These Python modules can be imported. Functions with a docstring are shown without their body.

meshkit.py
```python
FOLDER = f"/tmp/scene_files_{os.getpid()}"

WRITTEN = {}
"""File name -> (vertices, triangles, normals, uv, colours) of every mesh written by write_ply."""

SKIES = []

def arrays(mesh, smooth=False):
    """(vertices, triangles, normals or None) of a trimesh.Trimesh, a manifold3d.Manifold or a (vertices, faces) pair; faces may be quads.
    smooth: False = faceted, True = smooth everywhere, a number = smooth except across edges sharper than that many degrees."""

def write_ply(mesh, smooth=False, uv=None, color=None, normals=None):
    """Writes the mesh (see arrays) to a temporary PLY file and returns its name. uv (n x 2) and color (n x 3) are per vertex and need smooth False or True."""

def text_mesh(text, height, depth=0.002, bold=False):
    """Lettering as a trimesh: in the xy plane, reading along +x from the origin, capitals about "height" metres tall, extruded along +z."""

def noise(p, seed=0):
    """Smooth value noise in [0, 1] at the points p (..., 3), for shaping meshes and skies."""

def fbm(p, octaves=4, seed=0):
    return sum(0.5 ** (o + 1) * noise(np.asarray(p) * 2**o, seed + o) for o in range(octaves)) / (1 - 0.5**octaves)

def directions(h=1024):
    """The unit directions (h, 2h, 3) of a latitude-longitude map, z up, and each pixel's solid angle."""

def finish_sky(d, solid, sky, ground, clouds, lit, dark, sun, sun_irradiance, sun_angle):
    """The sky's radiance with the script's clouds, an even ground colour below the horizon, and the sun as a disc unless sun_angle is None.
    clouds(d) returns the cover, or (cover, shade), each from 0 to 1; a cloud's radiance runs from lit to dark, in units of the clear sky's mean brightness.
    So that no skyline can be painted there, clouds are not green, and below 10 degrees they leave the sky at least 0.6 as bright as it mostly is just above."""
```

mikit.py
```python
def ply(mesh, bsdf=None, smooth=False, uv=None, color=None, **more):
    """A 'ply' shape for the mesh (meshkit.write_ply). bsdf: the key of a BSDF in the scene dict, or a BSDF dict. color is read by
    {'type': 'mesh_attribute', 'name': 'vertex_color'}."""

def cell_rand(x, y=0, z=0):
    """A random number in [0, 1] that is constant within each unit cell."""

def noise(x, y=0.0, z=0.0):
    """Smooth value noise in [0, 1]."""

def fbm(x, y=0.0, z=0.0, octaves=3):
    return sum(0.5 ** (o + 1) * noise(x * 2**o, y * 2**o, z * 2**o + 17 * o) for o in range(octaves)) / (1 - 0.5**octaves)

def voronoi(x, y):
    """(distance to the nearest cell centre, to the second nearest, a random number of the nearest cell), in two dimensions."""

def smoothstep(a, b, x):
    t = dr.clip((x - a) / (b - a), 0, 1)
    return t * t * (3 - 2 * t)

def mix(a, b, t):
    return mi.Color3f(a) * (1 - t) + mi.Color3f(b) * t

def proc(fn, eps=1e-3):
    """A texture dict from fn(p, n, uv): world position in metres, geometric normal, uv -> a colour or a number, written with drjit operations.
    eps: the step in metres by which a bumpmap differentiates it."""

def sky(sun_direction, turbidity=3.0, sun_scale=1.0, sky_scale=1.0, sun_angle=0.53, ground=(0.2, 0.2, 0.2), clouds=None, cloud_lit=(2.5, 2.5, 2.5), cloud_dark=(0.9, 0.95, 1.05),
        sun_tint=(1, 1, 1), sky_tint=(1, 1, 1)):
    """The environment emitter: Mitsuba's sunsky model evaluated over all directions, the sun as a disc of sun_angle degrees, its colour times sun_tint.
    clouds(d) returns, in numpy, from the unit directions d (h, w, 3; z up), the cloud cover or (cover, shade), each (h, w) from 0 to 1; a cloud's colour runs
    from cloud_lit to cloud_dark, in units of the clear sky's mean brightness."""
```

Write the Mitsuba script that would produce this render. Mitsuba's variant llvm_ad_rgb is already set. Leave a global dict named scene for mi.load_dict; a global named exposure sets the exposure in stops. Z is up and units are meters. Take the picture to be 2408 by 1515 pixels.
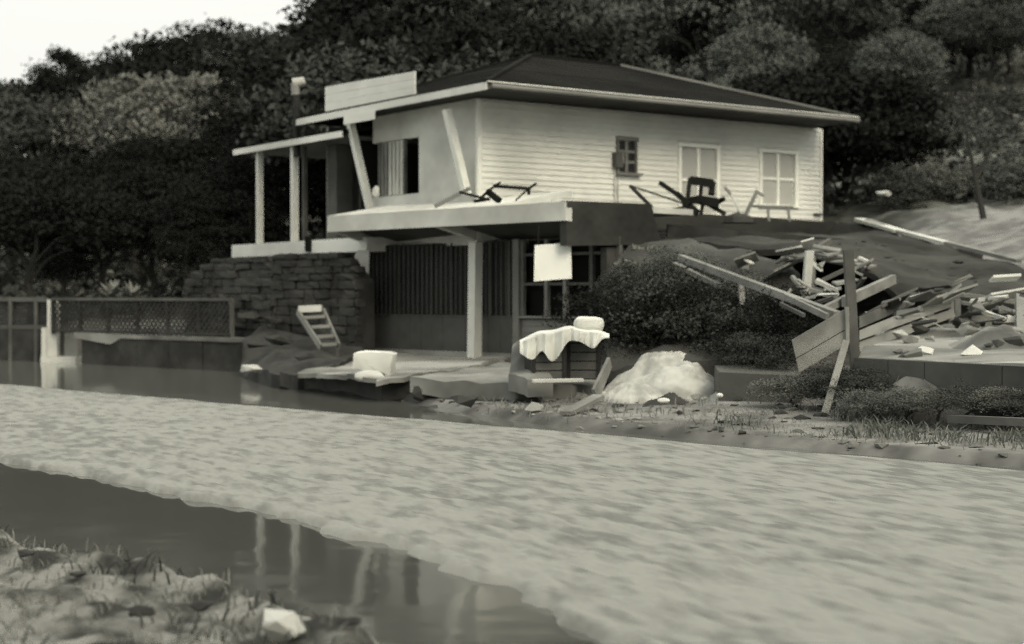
import math, random
import numpy as np, trimesh, mitsuba as mi, drjit as dr
import mikit, meshkit
from mikit import proc, noise, fbm, smoothstep, mix, cell_rand
from shapely.geometry import Polygon, Point
from scipy.spatial import Delaunay
from scipy.interpolate import LinearNDInterpolator

scene, labels = {}, {}
T = mi.ScalarTransform4f
PI = math.pi

# ------------------------------------------------------------------ camera, sky, exposure
EYE = 2.0                                   # metres above the river
FOC = 3643.0                                # focal length in units of a 2407-wide picture
PITCH = math.atan((757.5 - 695.0) / FOC)
cam_o = np.array([0.0, 0.0, EYE])
scene['camera'] = {'type': 'thinlens', 'fov': 2 * math.degrees(math.atan(1203.5 / FOC)), 'fov_axis': 'x',
                   'to_world': T().look_at(origin=[0, 0, EYE], target=[0, math.cos(PITCH), EYE - math.sin(PITCH)], up=[0, 0, 1]),
                   'aperture_radius': 0.026, 'focus_distance': 16.5, 'near_clip': 0.05, 'far_clip': 2000.0}
exposure = 2.74
scene['sky'] = mikit.sky((0.40, -0.72, 0.60), turbidity=4, sun_scale=0.27, sun_angle=30, sky_scale=1.0, ground=(0.2, 0.2, 0.19),
                         clouds=lambda d: (np.ones(d.shape[:2]), np.clip(1.0 - d[..., 2] * 1.0, 0, 1)),
                         cloud_lit=(2.1, 2.11, 1.98), cloud_dark=(1.42, 1.42, 1.33), sun_tint=(0.90, 1.0, 1.10))


def P(u, v, D):
    """The point at depth D (metres along y) that stands at (u, v) of the picture measured 2407 wide."""
    a, b = (u - 1203.5) / FOC, (757.5 - v) / FOC
    y = math.cos(PITCH) + b * math.sin(PITCH)
    z = -math.sin(PITCH) + b * math.cos(PITCH)
    return cam_o + np.array([a, y, z]) * (D / y)


def PZ(u, v, z):
    """The point of height z (metres above the river) seen at (u, v)."""
    q = P(u, v, 1.0) - cam_o
    return cam_o + q * ((z - EYE) / q[2])


# ------------------------------------------------------------------ helpers
def unit(v):
    v = np.asarray(v, float)
    return v / np.linalg.norm(v)


def key(name, parent=None):
    base = (parent + '__' if parent else '') + name
    k, i = base, 0
    while k in scene or k in labels:
        i += 1
        k = f'{base}_{i:03d}'
    return k


def thing(name, label, cat, group=None):
    k = key(name)
    labels[k] = {'label': label, 'category': cat}
    if group:
        labels[k]['group'] = group
    return k


def add(name, mesh, m, parent=None, smooth=False, label=None):
    k = key(name, parent)
    if isinstance(mesh, (list, tuple)) and len(mesh) and isinstance(mesh[0], trimesh.Trimesh):
        mesh = trimesh.util.concatenate(list(mesh))
    scene[k] = mikit.ply(mesh, m, smooth)
    if label:
        labels[k] = {'label': label}
    return k


def solo(name, mesh, m, label, cat, group=None, smooth=False, kind=None):
    k = add(name, mesh, m, None, smooth)
    labels[k] = {'label': label, 'category': cat}
    if group:
        labels[k]['group'] = group
    if kind:
        labels[k]['kind'] = kind
    return k


def struct(name, mesh, m, smooth=False, label=None):
    k = add(name, mesh, m, None, smooth)
    labels[k] = {'kind': 'structure'}
    if label:
        labels[k]['label'] = label
    return k


def box(o, ex, ey, ez, lo, hi, jit=0.0, rng=None):
    """A box from lo to hi in the frame with origin o and axes ex, ey, ez."""
    c = np.array([[x, y, z] for x in (lo[0], hi[0]) for y in (lo[1], hi[1]) for z in (lo[2], hi[2])], float)
    if jit:
        c = c + rng.uniform(-jit, jit, c.shape)
    m = trimesh.convex.convex_hull(c)
    R = np.eye(4)
    R[:3, 0], R[:3, 1], R[:3, 2], R[:3, 3] = ex, ey, ez, o
    m.apply_transform(R)
    if np.linalg.det(R[:3, :3]) < 0:
        m.invert()
    return m


def bar(p0, p1, w, h, up=(0, 0, 1), w1=None, h1=None, roll=0.0):
    """A bar of w (sideways) by h (along up) from p0 to p1; w1, h1 at the far end."""
    p0, p1 = np.asarray(p0, float), np.asarray(p1, float)
    d = unit(p1 - p0)
    s = np.cross(d, up)
    if np.linalg.norm(s) < 1e-4:
        s = np.cross(d, [0, 1, 0])
    s = unit(s)
    n = np.cross(s, d)
    if roll:
        s, n = s * math.cos(roll) + n * math.sin(roll), n * math.cos(roll) - s * math.sin(roll)
    w1, h1 = (w if w1 is None else w1), (h if h1 is None else h1)
    pts = [p0 + s * a * w / 2 + n * b * h / 2 for a in (-1, 1) for b in (-1, 1)] + [p1 + s * a * w1 / 2 + n * b * h1 / 2 for a in (-1, 1) for b in (-1, 1)]
    return trimesh.convex.convex_hull(np.array(pts))


def tube(pts, rad, sides=7):
    p = np.asarray(pts, float)
    r = np.broadcast_to(rad, (len(p),))
    t = np.gradient(p, axis=0)
    t /= np.linalg.norm(t, axis=1, keepdims=True)
    ref = np.array([0.31, 0.17, 0.93]) if abs(t[0][2]) < .9 else np.array([1.0, 0.1, 0])
    a = np.cross(t, ref)
    a /= np.linalg.norm(a, axis=1, keepdims=True)
    b = np.cross(t, a)
    ang = np.arange(sides) * 2 * PI / sides
    v = (p[:, None] + r[:, None, None] * (np.cos(ang)[None, :, None] * a[:, None] + np.sin(ang)[None, :, None] * b[:, None])).reshape(-1, 3)
    f = []
    for i in range(len(p) - 1):
        for j in range(sides):
            k = (j + 1) % sides
            f += [[i * sides + j, i * sides + k, (i + 1) * sides + k], [i * sides + j, (i + 1) * sides + k, (i + 1) * sides + j]]
    v = np.vstack([v, p[0], p[-1]])
    n = len(p) * sides
    for j in range(sides):
        k = (j + 1) % sides
        f += [[k, j, n], [n - sides + j, n - sides + k, n + 1]]
    m = trimesh.Trimesh(v, np.array(f), process=False)
    m.fix_normals()
    return m


def plate(o, ex, ey, ez, poly, z0, z1):
    """The shapely polygon of (ex, ey) extruded from z0 to z1 along ez."""
    m = trimesh.creation.extrude_polygon(poly, z1 - z0, engine='earcut')
    m.apply_translation([0, 0, z0])
    R = np.eye(4)
    R[:3, 0], R[:3, 1], R[:3, 2], R[:3, 3] = ex, ey, ez, o
    m.apply_transform(R)
    if np.linalg.det(R[:3, :3]) < 0:
        m.invert()
    return m


def slab(top, thick, jit=0.0, rng=None, inset=0.0):
    """A slab whose top face is the polygon of 3-D points top, in order; it goes down by thick."""
    top = np.asarray(top, float)
    n = len(top)
    c = top.mean(0)
    bot = top + (c - top) * inset - [0, 0, thick]
    if jit:
        bot = bot + rng.uniform(-jit, jit, bot.shape)
    v = np.vstack([top, bot, c[None], c[None] - [0, 0, thick]])
    f = []
    for i in range(n):
        j = (i + 1) % n
        f += [[i, j, 2 * n], [n + j, n + i, 2 * n + 1], [i, n + i, n + j], [i, n + j, j]]
    m = trimesh.Trimesh(v, np.array(f), process=False)
    m.fix_normals()
    return m


def sheet(pts, outline, thick, step=0.35, bump=0.05, seed=1, skip=None):
    """A thick, uneven sheet over the outline (xy polygon of 3-D points), its height interpolated between the points."""
    pts, outline = np.asarray(pts, float), np.asarray(outline, float)
    allp = np.vstack([pts, outline]) if len(pts) else outline
    f = LinearNDInterpolator(allp[:, :2], allp[:, 2])
    poly = Polygon(outline[:, :2])
    dens = []
    for a, b in zip(outline, np.roll(outline, -1, 0)):
        k = max(1, int(np.linalg.norm(b - a) / step))
        dens += [a + (b - a) * i / k for i in range(k)]
    dens = np.array(dens)
    x0, y0, x1, y1 = poly.bounds
    g = np.stack(np.meshgrid(np.arange(x0, x1, step), np.arange(y0, y1, step)), -1).reshape(-1, 2)
    rng = np.random.default_rng(seed)
    g = g + rng.uniform(-.3, .3, g.shape) * step
    inner = poly.buffer(-step * 0.5)
    g = np.array([q for q in g if inner.contains(Point(q))])
    xy = np.vstack([dens[:, :2], g]) if len(g) else dens[:, :2]
    z = np.concatenate([dens[:, 2], f(g)]) if len(g) else dens[:, 2]
    z = np.where(np.isnan(z), np.nanmean(z), z)
    q3 = np.stack([xy[:, 0] * 1.1, xy[:, 1] * 1.1, xy[:, 0] * 0 + seed], -1)
    z = z + (meshkit.fbm(q3, 3, seed) - .5) * 2 * bump
    tri = Delaunay(xy).simplices
    cen = xy[tri].mean(1)
    tri = np.array([t for t, c in zip(tri, cen) if poly.contains(Point(c))])
    v = np.column_stack([xy, z])
    a, b, c = v[tri[:, 0]], v[tri[:, 1]], v[tri[:, 2]]
    fl = np.cross(b - a, c - a)[:, 2] < 0
    tri[fl] = tri[fl][:, ::-1]
    m = trimesh.Trimesh(v, tri, process=False)
    e = m.edges_sorted
    e_un, inv, cnt = np.unique(e, axis=0, return_inverse=True, return_counts=True)
    be = m.edges[cnt[inv.ravel()] == 1]
    n = len(v)
    side = np.vstack([[[p, p + n, q], [q, p + n, q + n]] for p, q in be])
    side = side[:, ::-1]
    return trimesh.Trimesh(np.vstack([v, v - [0, 0, thick]]), np.vstack([tri, tri[:, ::-1] + n, side]), process=False)


def lump(c, r, seed, sub=2, amp=0.35, freq=1.3, squash=(1, 1, 1)):
    """An uneven stone or clod."""
    m = trimesh.creation.icosphere(subdivisions=sub, radius=1.0)
    d = np.array(m.vertices)
    k = 1 + (meshkit.fbm(d * freq + seed * 7.3, 3, seed) - .5) * 2 * amp
    m.vertices = d * k[:, None] * np.asarray(squash) * r + np.asarray(c)
    return m


def shard(c, r, seed, squash=(1, 1, 1)):
    """A broken piece of masonry: the hull of a few random points."""
    g = np.random.default_rng(seed)
    p = g.normal(size=(13, 3))
    p /= np.linalg.norm(p, axis=1, keepdims=True)
    p *= g.uniform(.75, 1.1, (13, 1))
    return trimesh.convex.convex_hull(p * np.asarray(squash) * r + np.asarray(c))


def leaf_cloud(cen, length, width, rng, flat=0.0):
    """One pointed leaf of two triangles at every centre, turned at random (flat: how far towards lying level)."""
    n = len(cen)
    d = rng.normal(size=(n, 3))
    d[:, 2] *= 1 - flat * 0.6
    d /= np.linalg.norm(d, axis=1, keepdims=True)
    e = rng.normal(size=(n, 3))
    e[:, 2] *= 1 - flat
    e -= (e * d).sum(1, keepdims=True) * d
    e /= np.linalg.norm(e, axis=1, keepdims=True)
    L = (length * rng.uniform(.6, 1.3, (n, 1)))
    W = (width * rng.uniform(.6, 1.3, (n, 1)))
    v = np.stack([cen - d * L / 2, cen + e * W / 2, cen + d * L / 2, cen - e * W / 2], 1).reshape(-1, 3)
    i = np.arange(n)[:, None] * 4
    f = np.vstack([i + [0, 1, 2], i + [0, 2, 3]])
    return trimesh.Trimesh(v, f, process=False)


def crown_points(rx, rz, clumps, per, rng, clump_r=0.3, shell=0.5, low=-1.0):
    """Leaf centres of a crown: clumps spread through an ellipsoid, leaves mostly in the clumps' upper skins."""
    out = []
    for _ in range(clumps):
        while True:
            d = rng.normal(size=3)
            d /= np.linalg.norm(d)
            if d[2] > low:
                break
        r = shell + (1 - shell) * rng.random() ** .5
        c = d * r * np.array([rx, rx, rz])
        cr = clump_r * rx * rng.uniform(.6, 1.35)
        p = rng.normal(size=(per, 3))
        p /= np.linalg.norm(p, axis=1, keepdims=True)
        p[:, 2] = np.where(p[:, 2] < -.3, -p[:, 2] * .6, p[:, 2])
        p *= cr * rng.uniform(.55, 1.05, (per, 1)) * np.array([1.15, 1.15, .72])
        out.append(c + p)
    return np.vstack(out)


# ------------------------------------------------------------------ materials
def diff(k, r, tint=(1, 1.015, .93)):
    scene[k] = {'type': 'twosided', 'bsdf': {'type': 'diffuse', 'reflectance': {'type': 'rgb', 'value': [r * t for t in tint]}}}


def mottled(k, lo, hi, freq, tint=(1, 1.015, .93), rough=0.85, spec=0.3, stretch=(1, 1, 1), fine=None, bump=None, bfreq=None):
    lo3, hi3 = [lo * t for t in tint], [hi * t for t in tint]
    fx, fy, fz = [freq * s for s in stretch]
    ff = fine or freq * 7

    def fn(p, n, uv):
        a = fbm(p.x * fx, p.y * fy, p.z * fz, 4)
        b = noise(p.x * ff, p.y * ff, p.z * ff)
        return mix(lo3, hi3, dr.clip(smoothstep(0.28, 0.72, a) * .8 + b * .25, 0, 1))
    b = {'type': 'principled', 'base_color': proc(fn), 'roughness': rough, 'specular': spec}
    if bump:
        g = bfreq or freq * 4
        b = {'type': 'bumpmap', 'arbitrary': proc(lambda p, n, uv: fbm(p.x * g, p.y * g, p.z * g, 3)), 'scale': bump, 'bsdf': b}
    scene[k] = {'type': 'twosided', 'bsdf': b}


LEAF = (.95, 1.03, .93)
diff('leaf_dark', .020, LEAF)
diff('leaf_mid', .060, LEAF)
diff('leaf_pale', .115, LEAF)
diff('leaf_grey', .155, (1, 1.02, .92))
diff('bark', .045)
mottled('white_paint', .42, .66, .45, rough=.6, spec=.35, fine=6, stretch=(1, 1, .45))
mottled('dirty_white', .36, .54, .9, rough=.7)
mottled('grey_paint', .13, .21, .8, rough=.7)
mottled('concrete', .16, .28, .8, rough=.9, bump=.004, bfreq=18)
mottled('slab_concrete', .06, .24, .7, rough=.9, fine=4, stretch=(.6, 1.3, 1))
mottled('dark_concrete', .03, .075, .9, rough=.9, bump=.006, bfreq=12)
mottled('tar_roof', .022, .058, .55, rough=.95, spec=.06, fine=9, bump=.004, bfreq=14)
mottled('roof_tile', .006, .015, .5, rough=.95, spec=.04, fine=8)
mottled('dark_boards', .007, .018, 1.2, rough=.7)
mottled('frame_white', .70, .82, .5, rough=.6)
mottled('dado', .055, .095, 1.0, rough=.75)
mottled('old_wood', .05, .10, 1.2, rough=.85)
mottled('pale_wood', .10, .23, 1.2, rough=.8)
mottled('stone', .016, .05, .9, rough=.9, bump=.01, bfreq=9)
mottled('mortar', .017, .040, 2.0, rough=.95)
mottled('plaster_pile', .24, .50, 3.2, rough=.95, fine=14)
mottled('cloth', .40, .58, 2.0, rough=.9)
diff('black_iron', .018)
diff('void', .012)
scene['dark_glass'] = {'type': 'twosided', 'bsdf': {'type': 'principled', 'base_color': {'type': 'rgb', 'value': [.02, .02, .02]}, 'roughness': .12, 'specular': .5}}
scene['frosted_pane'] = {'type': 'twosided', 'bsdf': {'type': 'principled', 'base_color': {'type': 'rgb', 'value': [.38, .385, .355]}, 'roughness': .25, 'specular': .5}}


# the river's frame: q along it, w across it (the camera is at 0, 0; the far shore near w 16.5)
RQ, RW = np.array([-.705, .709, 0]), np.array([.709, .705, 0])


def qw(p):
    p = np.asarray(p, float)
    return p[..., 0] * RQ[0] + p[..., 1] * RQ[1], p[..., 0] * RW[0] + p[..., 1] * RW[1]


def sstep(a, b, x):
    t = np.clip((x - a) / (b - a), 0, 1)
    return t * t * (3 - 2 * t)


SHORE = ([-200, 5, 12, 16, 19, 22, 26, 30, 33, 36, 41, 300], [16.5, 16.5, 16.5, 16.7, 17.6, 18.8, 20.6, 22.2, 23.5, 23.9, 23.7, 23.7])


def land(q, w):
    """Height of the ground above the river."""
    ws = np.interp(q, *SHORE)
    n = meshkit.fbm(np.stack([q * .35, w * .35, q * 0], -1), 4, 3) - .5
    n2 = meshkit.fbm(np.stack([q * .06, w * .06, q * 0 + 4], -1), 3, 5) - .5
    left = np.interp(w, [18, 23, 25.5, 30, 40, 60, 110, 260], [.2, .28, .55, 1.2, 3.0, 7.2, 17.5, 40])
    right = np.interp(w, [19.55, 20.0, 26, 30, 34, 40, 60, 110, 260], [.25, .95, 1.1, 1.8, 2.9, 4.3, 8.3, 18.5, 42])
    t = sstep(11.6, 13.2, q) * (1 - sstep(27, 33, w)) + sstep(14, 30, q) * sstep(27, 33, w)
    yard = left * t + right * (1 - t)
    bank = -.45 + (.14 + .45) * sstep(ws - .35, ws + .6, w)
    mixw = sstep(ws + .8, ws + 2.4, w)
    z = bank * (1 - mixw) + yard * mixw
    z = z + n * .2 * sstep(ws, ws + 1.5, w) + n * .9 * sstep(32, 44, w) + n2 * 3.5 * sstep(40, 80, w)
    z = z + sstep(-6, 22, q * RQ[0] + w * RW[0]) * np.maximum(w - 82, 0) * .28
    near = sstep(6.4, 5.4, w)
    return np.where(w < 10, -.45 + near * .2 + .42 * sstep(-5, -9, w), z)


def grid(qs, ws, fz):
    Q, W = np.meshgrid(qs, ws, indexing='ij')
    Z = fz(Q, W)
    v = Q[..., None] * RQ + W[..., None] * RW
    v[..., 2] = Z
    n, m = Q.shape
    i, j = np.meshgrid(np.arange(n - 1), np.arange(m - 1), indexing='ij')
    a = i * m + j
    f = np.concatenate([np.stack([a, a + m, a + m + 1], -1).reshape(-1, 3), np.stack([a, a + m + 1, a + 1], -1).reshape(-1, 3)])
    t = trimesh.Trimesh(v.reshape(-1, 3), f, process=False)
    if t.face_normals[:, 2].mean() < 0:
        t.invert()
    return t


def ground_colour(p, n, uv):
    w = p.x * .709 + p.y * .705
    a = fbm(p.x * .45, p.y * .45, p.z * .45, 4)
    b = fbm(p.x * 2.3, p.y * 2.3, 1.7, 3)
    q = p.x * -.705 + p.y * .709
    soil = mix((.05, .05, .047), (.17, .17, .16), smoothstep(.3, .7, a * .6 + b * .4))
    silt = mix((.06, .06, .056), (.19, .19, .177), smoothstep(.3, .7, a * .5 + b * .5))
    soil = mix(soil, silt, smoothstep(19, 14, q + (a - .5) * 6))
    turf = mix((.03, .032, .028), (.14, .145, .13), smoothstep(.35, .68, a * .7 + b * .3))
    bare = smoothstep(28.5, 25.5, q + (a - .5) * 4) * smoothstep(53, 48, w + (a - .5) * 5)
    turf = mix(turf, mix((.10, .10, .095), (.20, .20, .19), smoothstep(.3, .7, b)), bare)
    return mix(soil, turf, smoothstep(27, 33, w + (a - .5) * 8))


scene['ground_soil'] = {'type': 'twosided', 'bsdf': {'type': 'principled', 'base_color': proc(ground_colour), 'roughness': .95, 'specular': .15}}
qs = np.unique(np.concatenate([np.arange(-300, -20, 20), np.arange(-20, 0, 2), np.arange(0, 62, .3), np.arange(62, 100, 2), np.arange(100, 420, 20)]))
ws = np.unique(np.concatenate([np.arange(-300, -10, 20), np.arange(-10, 4, 1.0), np.arange(4, 15, .4), np.arange(15, 33, .25), np.arange(33, 80, 1), np.arange(80, 130, 4), np.arange(130, 600, 30)]))
struct('ground', grid(qs, ws, land), 'ground_soil', True)

# river: murky water, level, faintly uneven
scene['river_surface'] = {'type': 'bumpmap', 'arbitrary': proc(lambda p, n, uv: fbm(p.x * 1.4, p.y * 1.4, 0.3, 3)), 'scale': .006,
                          'bsdf': {'type': 'principled', 'base_color': {'type': 'rgb', 'value': [.052, .053, .048]}, 'roughness': .07, 'specular': .5}}
struct('river_water', grid(np.array([-300, -60, 0, 30, 60, 120, 420.]), np.array([-40, 0, 5, 10, 16, 24., 30]), lambda q, w: q * 0), 'river_surface')


# mud flat in the river bed: a bar of rippled silt
def mud_h(q, w):
    e1 = np.interp(q, [-40, 2, 6, 7.5, 9.5, 12, 16, 20, 60], [5.0, 5.2, 6.5, 7.3, 7.75, 8.2, 8.5, 8.6, 8.9])
    e1 = e1 + (meshkit.fbm(np.stack([q * .5, q * 0, q * 0], -1), 2, 9) - .5) * .3 + (meshkit.fbm(np.stack([q * 3.0, q * 0 + 7, q * 0], -1), 3, 19) - .5) * .3
    e2 = 16.55 + (meshkit.fbm(np.stack([q * .5, q * 0 + 3, q * 0], -1), 3, 11) - .5) * .3
    al, ac = .913 * q + .415 * w, -.415 * q + .913 * w
    rip = meshkit.fbm(np.stack([al * 3.0, ac * 8.0, q * 0], -1), 2, 21) - .5
    rdg = 1 - np.abs(2 * meshkit.fbm(np.stack([al * 1.8, ac * 5.0, q * 0 + 9], -1), 2, 31) - 1)
    big = meshkit.fbm(np.stack([q * .3, w * .5, q * 0 + 5], -1), 3, 41) - .5
    fade = .2 + .8 * sstep(13.5, 9.0, w)
    h = .030 + (rip * .036 + (rdg - .75) * .030) * fade + big * .03
    edge = np.minimum(sstep(e1 - .12, e1 + .3, w), sstep(e2 + .25, e2 - .5, w))
    return -.30 + edge * (h + .33)


def mud_colour(p, n, uv):
    q, w = p.x * -.705 + p.y * .709, p.x * .709 + p.y * .705
    al, ac = q * .913 + w * .415, w * .913 - q * .415
    a = fbm(al * 2.8, ac * 8.0, 3.1, 4)
    c = fbm(q * .22, w * .5, 8.0, 3)
    b = fbm(al * 9, ac * 24, 1.0, 2)
    return mix((.100, .102, .091), (.205, .209, .187), dr.clip(smoothstep(.24, .66, a * .78 + c * .22) * .9 + b * .25 - .08, 0, 1))


scene['silt'] = {'type': 'twosided', 'bsdf': {'type': 'principled', 'base_color': proc(mud_colour), 'roughness': .6, 'specular': .35}}
struct('mud_flat', grid(np.concatenate([np.arange(-12, 3, .5), np.arange(3, 16, .05), np.arange(16, 40, .11), np.arange(40, 90, 1.)]), np.concatenate([np.arange(4.6, 12, .04), np.arange(12, 17.2, .07)]), mud_h), 'silt', True)


# the near bank, out of focus at the photographer's feet
def near_h(q, w):
    e = np.interp(q, [-40, 3, 5.5, 6.6, 8, 30, 90], [2.5, 3.0, 4.4, 5.9, 6.1, 6.15, 6.2]) + (meshkit.fbm(np.stack([q * 1.6, q * 0, q * 0], -1), 3, 14) - .5) * .5
    n = meshkit.fbm(np.stack([q * 3.6, w * 4.6, q * 0], -1), 4, 15) - .5
    return -.25 + sstep(e + .12, e - .5, w) * (.36 + n * .17) + sstep(e - .5, e - 4, w) * .12 + .035 * np.exp(-((w - e + .42) / .14) ** 2)


def bank_colour(p, n, uv):
    a = fbm(p.x * 4.2, p.y * 2.6, p.z * 3, 4)
    return mix((.022, .023, .02), (.165, .165, .15), smoothstep(.36, .66, a))


scene['bank_soil'] = {'type': 'twosided', 'bsdf': {'type': 'principled', 'base_color': proc(bank_colour), 'roughness': .9, 'specular': .2}}
struct('near_bank', grid(np.concatenate([np.arange(-20, 4, .5), np.arange(4, 20, .07), np.arange(20, 60, .5)]), np.concatenate([np.arange(-10, 2, .5), np.arange(2, 6.8, .07)]), near_h), 'bank_soil', True)
rng = np.random.default_rng(5)


def blades(q0, q1, w0, w1, n, h, rng, hf, dens=None):
    q, w = rng.uniform(q0, q1, n), rng.uniform(w0, w1, n)
    if dens is not None:
        keep = dens(q, w) > rng.random(n)
        q, w = q[keep], w[keep]
    n = len(q)
    z = hf(q, w)
    ok = z > .04
    q, w, z = q[ok], w[ok], z[ok]
    n = len(q)
    b = q[:, None] * RQ + w[:, None] * RW
    b[:, 2] = z - .02
    H = h * rng.uniform(.5, 1.4, (n, 1))
    lean = rng.normal(size=(n, 3)) * [.5, .5, 0]
    side = rng.normal(size=(n, 3)) * [1, 1, .1]
    side /= np.linalg.norm(side, axis=1, keepdims=True)
    wd = .12 * H
    mid, tip = b + (lean * .4 + [0, 0, .62]) * H, b + (lean * 1.15 + [0, 0, .95]) * H
    v = np.stack([b - side * wd / 2, b + side * wd / 2, mid + side * wd * .45, mid - side * wd * .45, tip], 1).reshape(-1, 3)
    i = np.arange(n)[:, None] * 5
    return trimesh.Trimesh(v, np.vstack([i + [0, 1, 2], i + [0, 2, 3], i + [3, 2, 4]]), process=False)


patch = lambda q, w: np.clip((meshkit.fbm(np.stack([q * 1.2, w * 1.6, q * 0 + 2], -1), 3, 25) - .42) * 5, 0, 1)
k = solo('bank_grass', blades(5, 17, 3.6, 6.1, 4200, .09, rng, near_h, patch), 'leaf_grey', 'short pale grass on the blurred near bank', 'grass', kind='stuff')
patch2 = lambda q, w: np.clip((.5 - meshkit.fbm(np.stack([q * 1.2, w * 1.6, q * 0 + 2], -1), 3, 25)) * 5, 0, 1)
k = solo('bank_weeds', blades(5, 17, 3.6, 6.1, 3600, .12, rng, near_h, patch2), 'leaf_mid', 'dark low weeds growing in the hollows of the near bank', 'weeds', kind='stuff')


def on_land(u, v, D, lift=0.0):
    p = P(u, v, D)
    q, w = qw(p)
    p[2] = float(land(np.array(q), np.array(w))) + lift
    return p


# pale stone at the picture's lower edge
c = PZ(660, 1468, .18)
solo('pale_stone', shard(c, .13, 17, (1.3, .9, .8)), 'dirty_white', 'pale angular stone on the near bank at the lower edge', 'stone')
for i, (u, v, r) in enumerate(((60, 1300, .07), (180, 1350, .06), (480, 1425, .07), (330, 1440, .08), (820, 1462, .07))):
    lab = ['pale pebble on the near bank at far left', 'small stone second from left on the near bank', 'dark stone on the near bank beside the pale edge line', 'grey stone low in the middle of the grassy near bank', 'grey stone on the near bank right of the pale angular stone'][i]
    solo('bank_stone', shard(PZ(u, v, .2), r * .85, 20 + i, (1.4, 1, .6)), 'stone', lab, 'stone')

# ------------------------------------------------------------------ the house: a along its side wall, b along its front to the left
A, B, Z3 = np.array([.8135, .5815, 0]), np.array([-.5815, .8135, 0]), np.array([0, 0, 1.0])
C = P(1125, 695, 36.5)
C[2] = 0
EAVE = EYE + (695 - 208) / FOC * 34.9      # height of the eave line


def H(s, t, z):
    return C + A * s + B * t + Z3 * z


def side_s(u):
    """Where the picture's column u meets the side wall."""
    k = (u - 1203.5) / FOC
    return (k * C[1] - C[0]) / (A[0] - k * A[1])


def side_z(u, v):
    s = side_s(u)
    return P(u, v, (C + A * s)[1])[2]


def front_t(u, s=0.0):
    k = (u - 1203.5) / FOC
    o = C + A * s
    return (k * o[1] - o[0]) / (B[0] - k * B[1])


def front_z(u, v, s=0.0):
    return P(u, v, (C + A * s + B * front_t(u, s))[1])[2]


SL = side_s(1927)
house = thing('house', 'two storey white clapboard house with low hipped roof and damaged ground floor', 'house')
ZB, ZT = 3.3, EAVE - .02
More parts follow.
